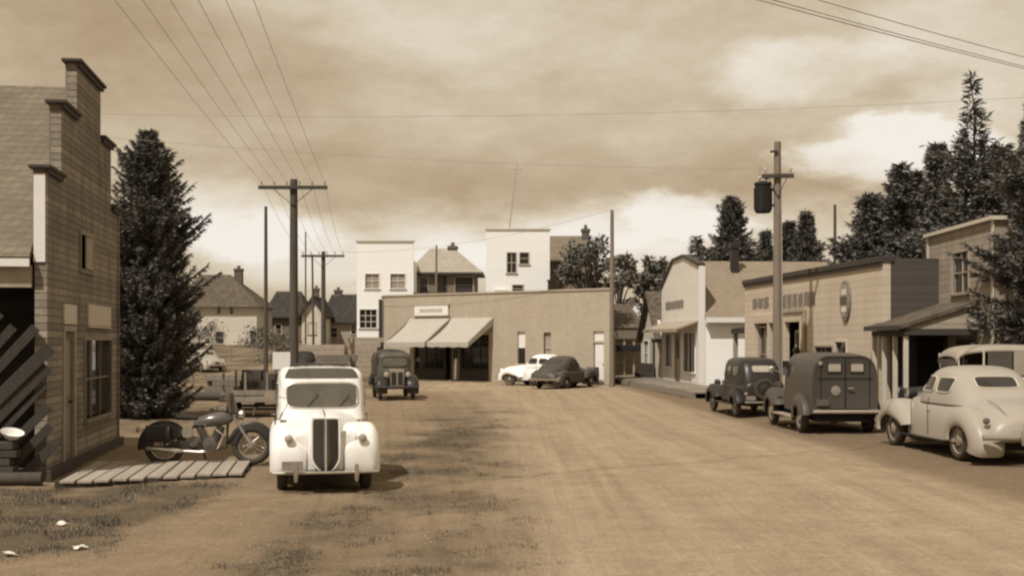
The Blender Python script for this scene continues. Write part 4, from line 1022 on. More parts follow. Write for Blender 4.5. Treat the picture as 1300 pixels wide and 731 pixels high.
def bush(label, px, Y, h, rad, seed, m_='leaf', leaf=.12, n=1100): return broadleaf(label, gx(px,Y), Y, h, rad, seed, leaf, n, m_, lo=.08, name='shrub', cat='shrub')
bush('dark shrub at the foot of the cream house', 252, 100, 2.0, 2.2, 41, 'leaf_dark', .22)
bush('low dark shrub right of the cream house', 330, 100, 1.6, 1.9, 42, 'leaf_dark', .22)
bush('dark shrub beside the light car far left', 222, 66, 1.8, 1.6, 43, 'leaf_dark', .18)
bush('low shrub at the spruce foot', 203, 38, .8, .8, 44, 'leaf_dark', .10, 900)
bush('dusty shrub behind the plank stacks', 352, 84, 1.9, 1.8, 45, 'leaf', .2)

bush('low shrub right of the barrel by the brick store', 768, 64, .7, .7, 47, 'leaf', .1, 500)
# far wood on the horizon
mb = MB(); r = random.Random(77)
for i in range(16000):
    x = r.uniform(-190,230); y = 300+r.random()*14; hh = 7+5*mn.noise((x*.05,1,1))+3*mn.noise((x*.3,2,2)); zz = hh*r.random()**.7+.5
    p = Vector((x,y,zz)); dd = Vector((r.gauss(0,1),r.gauss(0,1),r.gauss(.3,.8))).normalized(); w_ = dd.cross(Vector((r.gauss(0,1),r.gauss(0,1),r.gauss(0,1)))).normalized(); s = r.uniform(.8,1.8)
    mb.add([p,p+dd*s*.5+w_*s*.35,p+dd*s,p+dd*s*.5-w_*s*.35],[(0,1,2,3)])
o = mb.build('far_wood', M['leaf']); o['kind'] = 'stuff'; tag(o, 'far low wood along the horizon behind the town', 'wood')
# ------------------------------------------------------------------ vehicles
def carpaint(name, col, rough=.35, dirt=.25, spec=.4, dcol=(158,132,100)):
    m, t, b = nt(name)
    oc = N(t, 'ShaderNodeTexCoord').outputs['Object']; sx = N(t, 'ShaderNodeSeparateXYZ'); t.links.new(oc, sx.inputs[0])
    nz = noise(t, oc, 3.5, 8, .7)
    low = N(t, 'ShaderNodeMapRange'); low.inputs['From Min'].default_value = .95; low.inputs['From Max'].default_value = .25; t.links.new(sx.outputs[2], low.inputs['Value'])
    f = math_(t, 'MULTIPLY', math_(t, 'ADD', math_(t,'MULTIPLY',low.outputs[0],.7), .25), math_(t, 'MULTIPLY', nz, dirt*1.9), clamp=True)
    c = mixc(t, f, shade(t, col, noise(t, oc, 1.2, 3), .93, 1.07), DS(S(*dcol)))
    t.links.new(c, b.inputs['Base Color'])
    t.links.new(math_(t, 'ADD', rough, math_(t, 'MULTIPLY', f, .5)), b.inputs['Roughness'])
    b.inputs['Specular IOR Level'].default_value = spec
    bump(t, b, noise(t, oc, 2.2, 2), .04, .03)
    return m
M['paint_white'] = carpaint('white_car_paint', (.84,.82,.79,1), .35, .16)
M['paint_cream'] = carpaint('cream_car_paint', (.36,.315,.255,1), .32, .3)
M['paint_brown'] = carpaint('dark_brown_paint', (.062,.05,.041,1), .40, .25, dcol=(100,84,66))
M['paint_black'] = carpaint('black_car_paint', (.02,.018,.016,1), .35, .22, dcol=(84,72,58))
M['paint_olive'] = carpaint('dull_olive_paint', (.085,.073,.052,1), .5, .3, dcol=(110,92,70))
M['canvas'] = mat('tan_canvas_top', (.33,.275,.20,1), var=.12, scale=3, bscale=70)
M['canvas_dark'] = mat('dull_canvas', (.085,.07,.05,1), var=.2, scale=3, bscale=70)
M['lens'] = mat('headlamp_lens', (.42,.34,.26,1), rough=.2, var=.1, bmp=0)
M['plate'] = mat('plate_enamel', (.26,.22,.17,1), rough=.45, var=.25, scale=12)
M['plate_dark'] = mat('plate_dark', (.12,.10,.075,1), rough=.45, var=.25, scale=12)
M['grille'] = mat('grille_bars', (.10,.078,.058,1), rough=.4, metal=.2)

def spw(c, e): return math.copysign(abs(c)**e, c)
def body_loft(st, seg=22):
    rings = []
    for y, hw, zb, zt, n in st:
        ring = []
        for k in range(seg+1):
            a = math.pi*k/seg; ring.append((hw*spw(math.cos(a), 2/n), y, zb+(zt-zb)*abs(math.sin(a))**(2/n)))
        rings.append(ring)
    return rings
def refine(st, k=4):
    out = []
    for i in range(len(st)-1):
        p0 = st[max(i-1,0)]; p1 = st[i]; p2 = st[i+1]; p3 = st[min(i+2,len(st)-1)]
        for q in range(k):
            u = q/k
            out.append(tuple(.5*((2*p1[j])+(-p0[j]+p2[j])*u+(2*p0[j]-5*p1[j]+4*p2[j]-p3[j])*u*u+(-p0[j]+3*p1[j]-3*p2[j]+p3[j])*u**3) for j in range(len(p1))))
    out.append(st[-1]); return out
class Cab:
    def __init__(s, sl, n=5): s.sl = refine(sl, 3); s.n = n
    def at(s, z):
        sl = s.sl
        for a, b_ in zip(sl, sl[1:]):
            if a[0] <= z <= b_[0]:
                u = (z-a[0])/(b_[0]-a[0]); return [a[j]+(b_[j]-a[j])*u for j in range(4)]
        return list(sl[0] if z < sl[0][0] else sl[-1])
    def mesh(s, seg=48):
        rings = []
        for z, yr, yf, hw in s.sl:
            yc, hl = (yr+yf)/2, (yf-yr)/2
            rings.append([(hw*spw(math.cos(2*math.pi*k/seg), 2/s.n), yc+hl*spw(math.sin(2*math.pi*k/seg), 2/s.n), z) for k in range(seg)])
        return MB().loft(rings)
    def end(s, x, z, front=True, off=.008):
        z_, yr, yf, hw = s.at(z); yc, hl = (yr+yf)/2, (yf-yr)/2
        q = hl*max(0, 1-abs(x/hw)**s.n)**(1/s.n); return (x, yc+(q+off)*(1 if front else -1), z)
    def side(s, y, z, sd=1, off=.008):
        z_, yr, yf, hw = s.at(z); yc, hl = (yr+yf)/2, (yf-yr)/2
        u = min(.999, abs((y-yc)/hl)); return (sd*(hw*(1-u**s.n)**(1/s.n)+off), y, z)
def rr(u, v, x0, x1, z0, z1, e=6):     # grid on a rounded rectangle
    a = (u*2-1); b_ = (v*2-1)
    k = (max(abs(a),abs(b_)) / max(1e-6, (abs(a)**e+abs(b_)**e)**(1/e)))
    return (x0+x1)/2+(x1-x0)/2*a*k, (z0+z1)/2+(z1-z0)/2*b_*k
def win(root, fn, x0, x1, z0, z1, glass_, trim, name, r_=.016):
    mb = MB()
    def g(u, v): a, b_ = rr(u, v, x0, x1, z0, z1); return fn(a, b_)
    mb.grid(g, 10, 8)
    w_ = mb.build(name, glass_, root, smooth=True)
    pts = [g(u/12, 0) for u in range(12)] + [g(1, v/8) for v in range(8)] + [g(1-u/12, 1) for u in range(12)] + [g(0, 1-v/8) for v in range(8)]
    MB().tube(pts, r_, 6, closed=True).build('frame', trim, w_, smooth=True)
    return w_
def wheel(root, x, y, Rr, wd=.15, hub=None, spokes=0, rimmat=None):
    mb = MB(); h = wd/2; sd = 1 if x > 0 else -1
    mb.lathe_x([(-h*.6,Rr*.70),(-h*.95,Rr*.80),(-h,Rr*.90),(-h*.7,Rr*.98),(-h*.25,Rr),(h*.25,Rr),(h*.7,Rr*.98),(h,Rr*.90),(h*.95,Rr*.80),(h*.6,Rr*.70)], x, y, Rr, 30)
    w_ = mb.build('wheel', M['rubber'], root, smooth=True, angle=60)
    mb = MB(); s = sd
    if spokes:
        mb.torus_x(x, y, Rr, Rr*.68, .025, 30, 6); mb.lathe_x([(-h*.8,.05),(-h*.5,.075),(h*.5,.075),(h*.8,.05)], x, y, Rr, 14)
        for k in range(spokes):
            a = 6.2832*k/spokes; mb.tube([(x,y+.06*math.cos(a),Rr+.06*math.sin(a)),(x+s*.01,y+Rr*.68*math.cos(a),Rr+Rr*.68*math.sin(a))], .014, 5)
    else:
        mb.lathe_x([(s*h*.2,Rr*.02),(s*h*.55,Rr*.2),(s*h*.30,Rr*.42),(s*h*.45,Rr*.60),(s*h*.75,Rr*.69),(-s*h*.4,Rr*.69),(-s*h*.4,Rr*.1)], x, y, Rr, 26)
    mb.build('rim', rimmat or M['trim_tan'], w_, smooth=True)
    if not spokes:
        MB().lathe_x([(s*h*.45,Rr*.34),(s*h*.85,Rr*.30),(s*h*1.05,Rr*.18),(s*h*1.1,Rr*.01)], x, y, Rr, 20).build('hubcap', hub or M['chrome'], w_, smooth=True)
    return w_
def fender(root, cy, cz, prof, xi, xo, dome, mat_, skirt=.12, name='fender', n=26, lip=True):
    """shell swept over the wheel; prof = (angle from straight ahead, radius)"""
    pr = refine([(a, r_) for a, r_ in prof], 6); m = 14; rings = []; sg = 1 if xo > 0 else -1
    for a, r_ in pr:
        ca_, sa_ = math.cos(R(a)), math.sin(R(a)); ring = []
        sec = []
        for k in range(m+1):
            s = k/m; x = xi+(xo-xi)*s
            e_ = dome*(1-abs(2*s-1)**3.0) - (0.10*max(0,(s-.75)/.25)**2)
            sec.append((x, e_))
        sec.append((xo+sg*.004, -.10-skirt*.5)); sec.append((xo-sg*.004, -.10-skirt))
        inner = [(x*(1)-sg*.018*(1 if i > m else 0), e_-.022) for i, (x, e_) in enumerate(sec)][::-1]
        for x, e_ in sec+inner: ring.append((x, cy+(r_+e_)*ca_, cz+(r_+e_)*sa_))
        rings.append(ring)
    return MB().loft(rings).build(name, mat_, root, smooth=True, angle=50)
def headlamp(root, x, y, z, r_, shell, tilt=0, lens=None, length=.2):
    h = MB().lathe_y([(-length,r_*.15),(-length*.75,r_*.55),(-length*.35,r_*.9),(0,r_),(.015,r_*.98)], x, y, z, 20).build('headlight', shell, root, smooth=True)
    MB().lathe_y([(.016,r_*.9),(.03,r_*.6),(.036,r_*.02)], x, y, z, 20).build('lens', lens or M['lens'], h, smooth=True); return h
def bumper(root, y, z, hw, bow, mat_, name='bumper', h=.09, guards=()):
    mb = MB(); n = 16; rings = []
    for k in range(n+1):
        u = k/n*2-1; x = hw*u; yy = y - bow*(abs(u)**2.4); s = -1 if bow < 0 else 1
        rings.append([(x, yy+dy*s, z+dz) for dy, dz in ((-.03,-h*.42),(0,-h*.5),(.028,-h*.3),(.036,0),(.028,h*.3),(0,h*.5),(-.03,h*.42))])
    mb.loft(rings)
    b_ = mb.build(name, mat_, root, smooth=True)
    if guards:
        for x in guards:
            g = MB(); g.loft([[(x+.04*math.cos(a)*(1-.4*abs(k-2)/2), y+(.05 if bow>=0 else -.05)+.035*math.sin(a), z-.12+.06*k) for a in [j*6.2832/10 for j in range(10)]] for k in range(5)])
            g.build('bumper_guard', mat_, b_, smooth=True)
    return b_
def plate(root, x, y, z, w_, h, mat_, seed, face=1):
    mb = MB(); mb.box(x-w_/2,y-.008,z-h/2,x+w_/2,y+.008,z+h/2); p = mb.build('licence_plate', mat_, root, bevel=.004)
    return p

# --- white saloon, nose to the camera
def white_saloon():
    c = thing('parked_saloon', 'small white saloon facing the viewer beside the motorcycle', 'car', (gx(413,17.75)-.34, 17.8+1.75, 0), R(180+11.0))
    c.location.z = zg(c.location.x, c.location.y)
    P = M['paint_white']
    st = refine([(-1.85,.35,.42,.70,2.6),(-1.72,.56,.36,.92,2.8),(-1.2,.66,.32,1.06,3.4),(-.2,.68,.31,1.10,3.6),(.55,.665,.31,1.12,3.4),(.95,.52,.32,1.12,3.0),(1.35,.37,.33,1.09,2.8),(1.68,.265,.33,1.03,2.7),(1.76,.235,.34,.99,2.7)], 5)
    MB().loft(body_loft(st)).build('body', P, c, smooth=True, angle=50)
    cab = Cab([(.98,-1.62,.70,.665),(1.12,-1.58,.62,.655),(1.3,-1.52,.54,.66),(1.5,-1.47,.47,.65),(1.62,-1.42,.42,.635),(1.69,-1.32,.32,.60),(1.735,-1.1,.10,.52),(1.755,-.7,-.2,.25)], 8)
    cab.mesh().build('roof', P, c, smooth=True, angle=50)
    f = lambda x, z: cab.end(x, z, True)
    win(c, f, -.53, .53, 1.15, 1.525, M['car_glass'], M['chrome'], 'windscreen', .014)
    MB().tube([cab.end(.22,1.17,True,.02), cab.end(.06,1.36,True,.03)], .007, 5).build('wiper', M['iron'], c); MB().tube([cab.end(-.25,1.17,True,.02), cab.end(-.40,1.34,True,.03)], .007, 5).build('wiper', M['iron'], c)
    for sd in (1,-1):
        g = lambda y, z, sd=sd: cab.side(y, z, sd)
        win(c, g, -.28, .30, 1.17, 1.5, M['dark_glass'], M['chrome'], 'side_window', .012); win(c, g, -1.0, -.38, 1.17, 1.49, M['dark_glass'], M['chrome'], 'side_window', .012)
        MB().tube([(sd*.70,-.12,1.02),(sd*.74,-.18,1.02),(sd*.74,-.3,1.02)], .014, 6).build('door_handle', M['chrome'], c)
        fender(c, 1.17, .34, [(-4,.565),(10,.59),(32,.625),(60,.615),(90,.60),(125,.585),(150,.57),(172,.60)], sd*.27, sd*.775, .035, P, .10, 'fender')
        fender(c, -1.12, .34, [(5,.48),(40,.475),(80,.47),(120,.50),(160,.56),(185,.60)], sd*.50, sd*.765, .05, P, .14, 'fender')
        # apron closing the wing beside the grille
        mb = MB(); mb.grid(lambda u, v, sd=sd: (sd*(.20+.24*u), 1.70-.02*u+.02*math.sin(v*3.1), .34+v*(.56-.10*abs(u-.5))), 6, 6); o = mb.build('wing_apron', P, c, smooth=True); s_ = o.modifiers.new('t','SOLIDIFY'); s_.thickness = .02
        headlamp(c, sd*.515, 1.762, .78, .065, P, lens=M['lens'])
        MB().box(sd*.64,-.62,.30,sd*.76,.62,.335).build('running_board', M['under'], c, bevel=.01)
        wheel(c, sd*.60, 1.17, .335, .15, P, rimmat=P); wheel(c, sd*.60, -1.12, .335, .15, P, rimmat=P)
    for sd in (1,-1):
        for q in ([(sd*.690,-.33,.40),(sd*.700,-.33,.80),(sd*.690,-.33,1.06)], [(sd*.685,.36,.40),(sd*.695,.36,.80),(sd*.680,.36,1.06)]): MB().tube(q, .006, 4).build('door_seam', M['under'], c)
        MB().tube([(sd*.475,.98,.88),(sd*.345,1.35,.88),(sd*.26,1.66,.86)], .007, 4).build('hood_seam', M['plate_dark'], c)
        for k in range(4): MB().tube([(sd*(.46-.035*k),1.02+.11*k,.74),(sd*(.475-.036*k),1.02+.11*k,.83)], .008, 4).build('louvre', M['plate_dark'], c)
    MB().tube([(0,.74,1.128),(0,1.2,1.118),(0,1.66,1.048)], .010, 5).build('hood_moulding', M['chrome'], c)
    # grille: tall shield with a bright centre bar
    def gp(v): return .20*(1-.18*(1-v)**1.2 - .55*max(0,.22-v)/.22*.8)
    mb = MB(); n = 20
    rings = []
    for k in range(n+1):
        v = k/n; hw = .185*(1-max(0,(.25-v)/.25)**2*.55)*(1-max(0,(v-.9)/.1)**2*.12)
        z = .335+.72*v
        rings.append([(hw*u, 1.80+.05*(1-u*u)-.03*v, z) for u in [q/8-1 for q in range(17)]] + [(hw,1.70,z),(-hw,1.70,z)])
    mb.loft(rings); gr = mb.build('grille', M['grille'], c, smooth=True)
    mb = MB()
    for u in (-.85,-.68,-.5,-.33,.33,.5,.68,.85):
        mb.tube([(.18*u*(1-max(0,(.25-k/10)/.25)**2*.55), 1.80+.05*(1-u*u)-.03*k/10+.006, .35+.69*k/10) for k in range(11)], .006, 5)
    mb.build('grille_bar', M['iron'], gr, smooth=True)
    MB().tube([(0, 1.857-.03*k/10, .34+.72*k/10) for k in range(11)], .017, 8).build('centre_bar', M['lens'], gr, smooth=True)
    mb = MB()
    rim = [(.194*(1-max(0,(.25-k/14)/.25)**2*.55), 1.80-.03*k/14, .33+.735*k/14) for k in range(15)]
    mb.tube(rim + [(-x,y,z) for x,y,z in rim[::-1]], .018, 7, closed=True); mb.build('grille_shell', P, gr, smooth=True)
    bumper(c, 1.93, .315, .74, .05, M['chrome'], h=.055, guards=(.42,-.42))
    MB().box(-.30,1.6,.26,.30,1.9,.30).build('bumper_iron', M['under'], c)
    bumper(c, -1.95, .36, .70, -.05, M['chrome'], h=.07)
    plate(c, .47, 1.985, .42, .29, .13, M['plate'], 1)
    mb = MB(); mb.grid(lambda u, v: cab.end((-.55+1.10*u)*(1-.14*v*v), 1.595+.146*v, True, .012), 16, 12)
    sr = mb.build('sunroof', M['canvas_dark'], c, smooth=True)
    mb = MB(); mb.grid(lambda u, v: (-.40+.8*u, -1.0+.85*v, 1.752+.006*math.sin(9*v)), 6, 6); s_ = mb.build('sunroof_cover', M['canvas_dark'], sr, smooth=True).modifiers.new('t','SOLIDIFY'); s_.thickness = .012
    mb = MB()
    for y in (-.95,-.45): mb.tube([(-.46,y,1.70),(-.44,y,1.785),(.44,y,1.785),(.46,y,1.70)], .014, 6)
    for x in (-.44,-.22,0,.22,.44): mb.tube([(x,-1.05,1.795),(x,-.35,1.795)], .012, 6)
    mb.build('roof_rack', M['wood_dark'], c)
    MB().box(-.52,-1.4,.24,.52,1.55,.33).build('chassis', M['under'], c)
    mb = MB(); mb.tube([(.55,.62,1.3),(.76,.72,1.36)], .008, 5); mb.lathe_y([(-.02,.03),(-.012,.065),(0,.066)], .79,.735,1.36, 14); mb.build('mirror', M['chrome'], c)
def cab_top(cab, x, y):
    best = cab.sl[0][0]
    for z, yr, yf, hw in cab.sl:
        yc, hl = (yr+yf)/2, (yf-yr)/2
        if abs(x/hw)**cab.n + abs((y-yc)/hl)**cab.n <= 1: best = z
    # smooth between slices
    for a, b_ in zip(cab.sl, cab.sl[1:]):
        if a[0] == best:
            for k in range(1, 9):
                u = k/8; q = [a[j]+(b_[j]-a[j])*u for j in range(4)]; yc, hl = (q[1]+q[2])/2, (q[2]-q[1])/2
                if abs(x/q[3])**cab.n + abs((y-yc)/hl)**cab.n <= 1: best = q[0]
    return best
white_saloon()

# --- rounded 1940s style coupe body used for three cars
def coupe(name, label, loc, rz, P, glass_, trim, sc=1.0, tail=True, fastback=False):
    c = thing(name, label, 'car', (loc[0],loc[1],zg(*loc)), rz); c.scale = sc if isinstance(sc, tuple) else (sc,sc,sc)
    st = refine([(-2.45,.48,.42,.62,2.4),(-2.36,.66,.38,.80,2.5),(-2.05,.76,.34,.97,2.6),(-1.5,.82,.31,1.09,2.9),(-.8,.86,.30,1.12,3.3),(.3,.86,.30,1.10,3.3),(.95,.74,.31,1.08,2.9),(1.5,.55,.32,1.04,2.6),(2.1,.42,.34,.97,2.5),(2.35,.30,.38,.86,2.4),(2.42,.16,.44,.72,2.2)], 5)
    MB().loft(body_loft(st)).build('body', P, c, smooth=True, angle=60)
    if fastback: sl = [(.95,-2.0,.85,.77),(1.12,-1.75,.72,.745),(1.3,-1.40,.52,.70),(1.45,-1.05,.36,.645),(1.56,-.75,.18,.56),(1.62,-.5,.02,.42),(1.645,-.4,-.15,.2),(1.65,-.3,-.22,.06)]
    else: sl = [(.95,-1.55,.85,.77),(1.12,-1.36,.72,.745),(1.3,-1.15,.54,.70),(1.45,-.98,.40,.645),(1.56,-.80,.24,.56),(1.62,-.6,.08,.42),(1.645,-.45,-.1,.2),(1.65,-.35,-.2,.06)]
    cab = Cab(sl, 3.6); cab.mesh().build('roof', P, c, smooth=True, angle=60)
    win(c, lambda x,z: cab.end(x,z,True), -.52,-.02, 1.14,1.44, glass_, trim, 'windscreen'); win(c, lambda x,z: cab.end(x,z,True), .02,.52, 1.14,1.44, glass_, trim, 'windscreen')
    win(c, lambda x,z: cab.end(x,z,False), -.36,.36, 1.26,1.46, glass_, trim, 'rear_window', .014)
    for sd in (1,-1):
        g = lambda y, z, sd=sd: cab.side(y, z, sd)
        win(c, g, -.22,.40, 1.16,1.44, glass_, trim, 'side_window', .013); win(c, g, -.86,-.34, 1.16,1.43, glass_, trim, 'side_window', .013)
        fender(c, -1.45,.36, [(-4,.44),(20,.455),(50,.47),(85,.49),(115,.55),(145,.66),(170,.80),(186,.86),(195,.84)], sd*.42, sd*.93, .085, P, .15)
        fender(c, 1.50,.36, [(-8,.70),(10,.72),(40,.60),(70,.53),(95,.50),(125,.52),(150,.62),(172,.86)], sd*.36, sd*.93, .085, P, .13)
        MB().box(sd*.80,-.95,.27,sd*.90,.95,.31).build('running_board', M['under'], c, bevel=.01)
        wheel(c, sd*.76,1.5,.355,.17); wheel(c, sd*.76,-1.45,.355,.17)
        headlamp(c, sd*.66, 2.16, .78, .10, P)
        MB().lathe_y([(.03,.05),(0,.06),(-.025,.045),(-.035,.01)], sd*.72,-2.30,.74,14).build('tail_lamp', M['plate_dark'], c, smooth=True)
        MB().tube([(sd*.88,-.2,1.0),(sd*.91,-.22,1.0),(sd*.91,-.36,1.0)], .013, 6).build('door_handle', M['chrome'], c)
        MB().tube([(sd*.872,.48,.36),(sd*.878,.47,.9),(sd*.845,.44,1.05)], .006, 4).build('door_seam', M['under'], c); MB().tube([(sd*.872,-.28,.36),(sd*.878,-.28,.9),(sd*.845,-.28,1.05)], .006, 4).build('door_seam', M['under'], c)
    bumper(c, 2.56,.46,.84,.14, M['chrome'], guards=(.25,-.25)); bumper(c, -2.60,.47,.86,-.12, M['chrome'], guards=(.28,-.28))
    plate(c, .0,-2.47,.64,.34,.17, M['plate_dark'], 1)
    mb = MB(); mb.tube([(.05,-2.16,.93),(.0,-2.22,.90),(-.05,-2.16,.93)], .015, 6); mb.tube([(0,-2.42,.76),(0,-2.47,.78),(0,-2.47,.74)], .03, 6); mb.build('trunk_handle', M['chrome'], c)
    for sd in (1,-1):
        mb = MB(); mb.tube([(sd*.36,-2.30,.80),(sd*.42,-2.0,1.0),(sd*.44,-1.72,1.06)], .006, 4); mb.build('lid_seam', M['under'], c)
    mb = MB()
    for k in range(9): mb.tube([(-.25+.02*k*0,2.40,.48+.045*k),(0,2.46,.48+.045*k),(.25,2.40,.48+.045*k)], .012, 5)
    mb.build('grille', M['chrome'], c)
    MB().box(-.66,-2.1,.22,.66,2.0,.34).build('chassis', M['under'], c)
    return c
coupe('parked_coupe', 'cream coupe with rounded tail parked at the right frame edge', (8.78,24.2), R(4), M['paint_cream'], M['dark_glass'], M['cream_paint'], (1.08,1.06,1.01))
coupe('parked_coupe', 'white coupe parked with its nose left before the brick store wall', (gx(688,60.3),60.3), R(90-38), M['paint_white'], M['dark_glass'], M['chrome'], .92)
coupe('parked_sedan', 'dark rounded sedan parked behind the white coupe at the brick store', (gx(717,57.6),57.6), R(-28), M['paint_brown'], M['dark_glass'], M['iron'], .88, fastback=True)
c = coupe('parked_sedan', 'light car with dark windows parked end-on far left beyond the spruce', (gx(258,76),76), R(38), M['paint_cream'], M['dark_glass'], M['chrome'], .80)
coupe('parked_sedan', 'dark car half hidden behind the base of the big crossarm pole', (gx(384,66),66), R(172), M['paint_black'], M['dark_glass'], M['iron'], .95)

# --- dark panel van seen from behind
def panel_van():
    c = thing('panel_van', 'dark brown panel van seen from behind with two small rear windows', 'van', (7.60,31.2,zg(7.6,31.2)), R(1.0))
    P = M['paint_brown']
    st = refine([(-2.3,.72,.50,1.72,6),(-2.2,.765,.46,1.80,5.5),(-1.2,.78,.46,1.86,5.5),(.2,.77,.46,1.85,5),(.50,.74,.46,1.79,4.5),(.62,.72,.46,1.74,4)], 4)
    MB().loft(body_loft(st, 30)).build('body', P, c, smooth=True, angle=50)
    st = refine([(.6,.70,.45,1.20,4),(1.0,.60,.45,1.19,3.6),(1.6,.44,.45,1.15,3.2),(2.05,.36,.46,1.08,3)], 4); MB().loft(body_loft(st)).build('hood', P, c, smooth=True)
    mb = MB(); mb.slab([(-.6,.70,1.22),(.6,.70,1.22),(.56,.60,1.68),(-.56,.60,1.68)], .02); mb.build('windscreen', M['dark_glass'], c)
    def rw(x0, x1):
        mb = MB(); pts = []
        w_ = MB().box(x0,-2.318,1.43,x1,-2.302,1.64).build('rear_window', M['window_sky'], c, bevel=.03)
        MB().tube([(x0,-2.32,1.43),(x1,-2.32,1.43),(x1,-2.32,1.64),(x0,-2.32,1.64)], .018, 6, closed=True).build('frame', P, w_, smooth=True)
    M['window_sky'] = mat('sky_toned_glass', (.40,.34,.26,1), rough=.12, var=.15, bmp=0, spec=.6)  # pale sky reflection put into the pane colour
    rw(-.40,-.10); rw(.12,.42)
    mb = MB(); mb.box(-.012,-2.315,.60,.012,-2.300,1.76); mb.box(-.62,-2.312,1.26,.62,-2.300,1.285); mb.tube([(-.56,-2.31,.58),(-.56,-2.31,1.72),(-.46,-2.31,1.78),(.46,-2.31,1.78),(.56,-2.31,1.72),(.56,-2.31,.58)], .010, 5, closed=True); mb.build('door_seam', M['under'], c)
    mb = MB(); mb.tube([(.05,-2.31,1.05),(.05,-2.36,1.05),(.18,-2.36,1.05)], .016, 6); mb.build('door_handle', M['chrome'], c)
    mb = MB(); mb.lathe_y([(0,.11),(-.012,.11),(-.014,.07),(-.02,.01)], -.22,-2.305,1.0, 24); mb.build('painted_emblem', M['plate'], c, smooth=True)
    MB().lathe_y([(0,.05),(-.04,.05),(-.05,.01)], -.58,-2.305,1.62,12).build('marker_lamp', M['chrome'], c, smooth=True)
    for sd in (1,-1):
        fender(c, -1.45,.37, [(-15,.46),(20,.47),(60,.475),(100,.48),(140,.52),(175,.58)], sd*.60, sd*.96, .05, P, .12)
        fender(c, 1.52,.37, [(-10,.56),(20,.56),(60,.53),(100,.50),(135,.54),(168,.72)], sd*.40, sd*.96, .06, P, .10)
        MB().box(sd*.70,-1.0,.30,sd*.94,.95,.345).build('running_board', M['trim_tan'], c, bevel=.01)
        wheel(c, sd*.78,1.52,.37,.17); wheel(c, sd*.78,-1.45,.37,.17)
        headlamp(c, sd*.56,1.9,.95,.13, M['iron'])
        MB().box(sd*.775,-.1,1.28,sd*.79,.48,1.64).build('side_window', M['dark_glass'], c)
        mb = MB(); mb.tube([(sd*.78,.45,1.35),(sd*1.02,.5,1.4)], .01, 5); mb.lathe_y([(-.02,.05),(0,.09),(.012,.09)], sd*1.05,.5,1.42,14); mb.build('mirror', M['chrome'], c)
    bumper(c, -2.44,.52,.76,-.02, M['trim_tan'], h=.08); bumper(c, 2.4,.5,.8,.08, M['chrome'])
    MB().box(-.6,-2.2,.28,.6,1.9,.46).build('chassis', M['under'], c)
    plate(c, -.52,-2.33,.72,.30,.14, M['plate_dark'], 2)
panel_van()

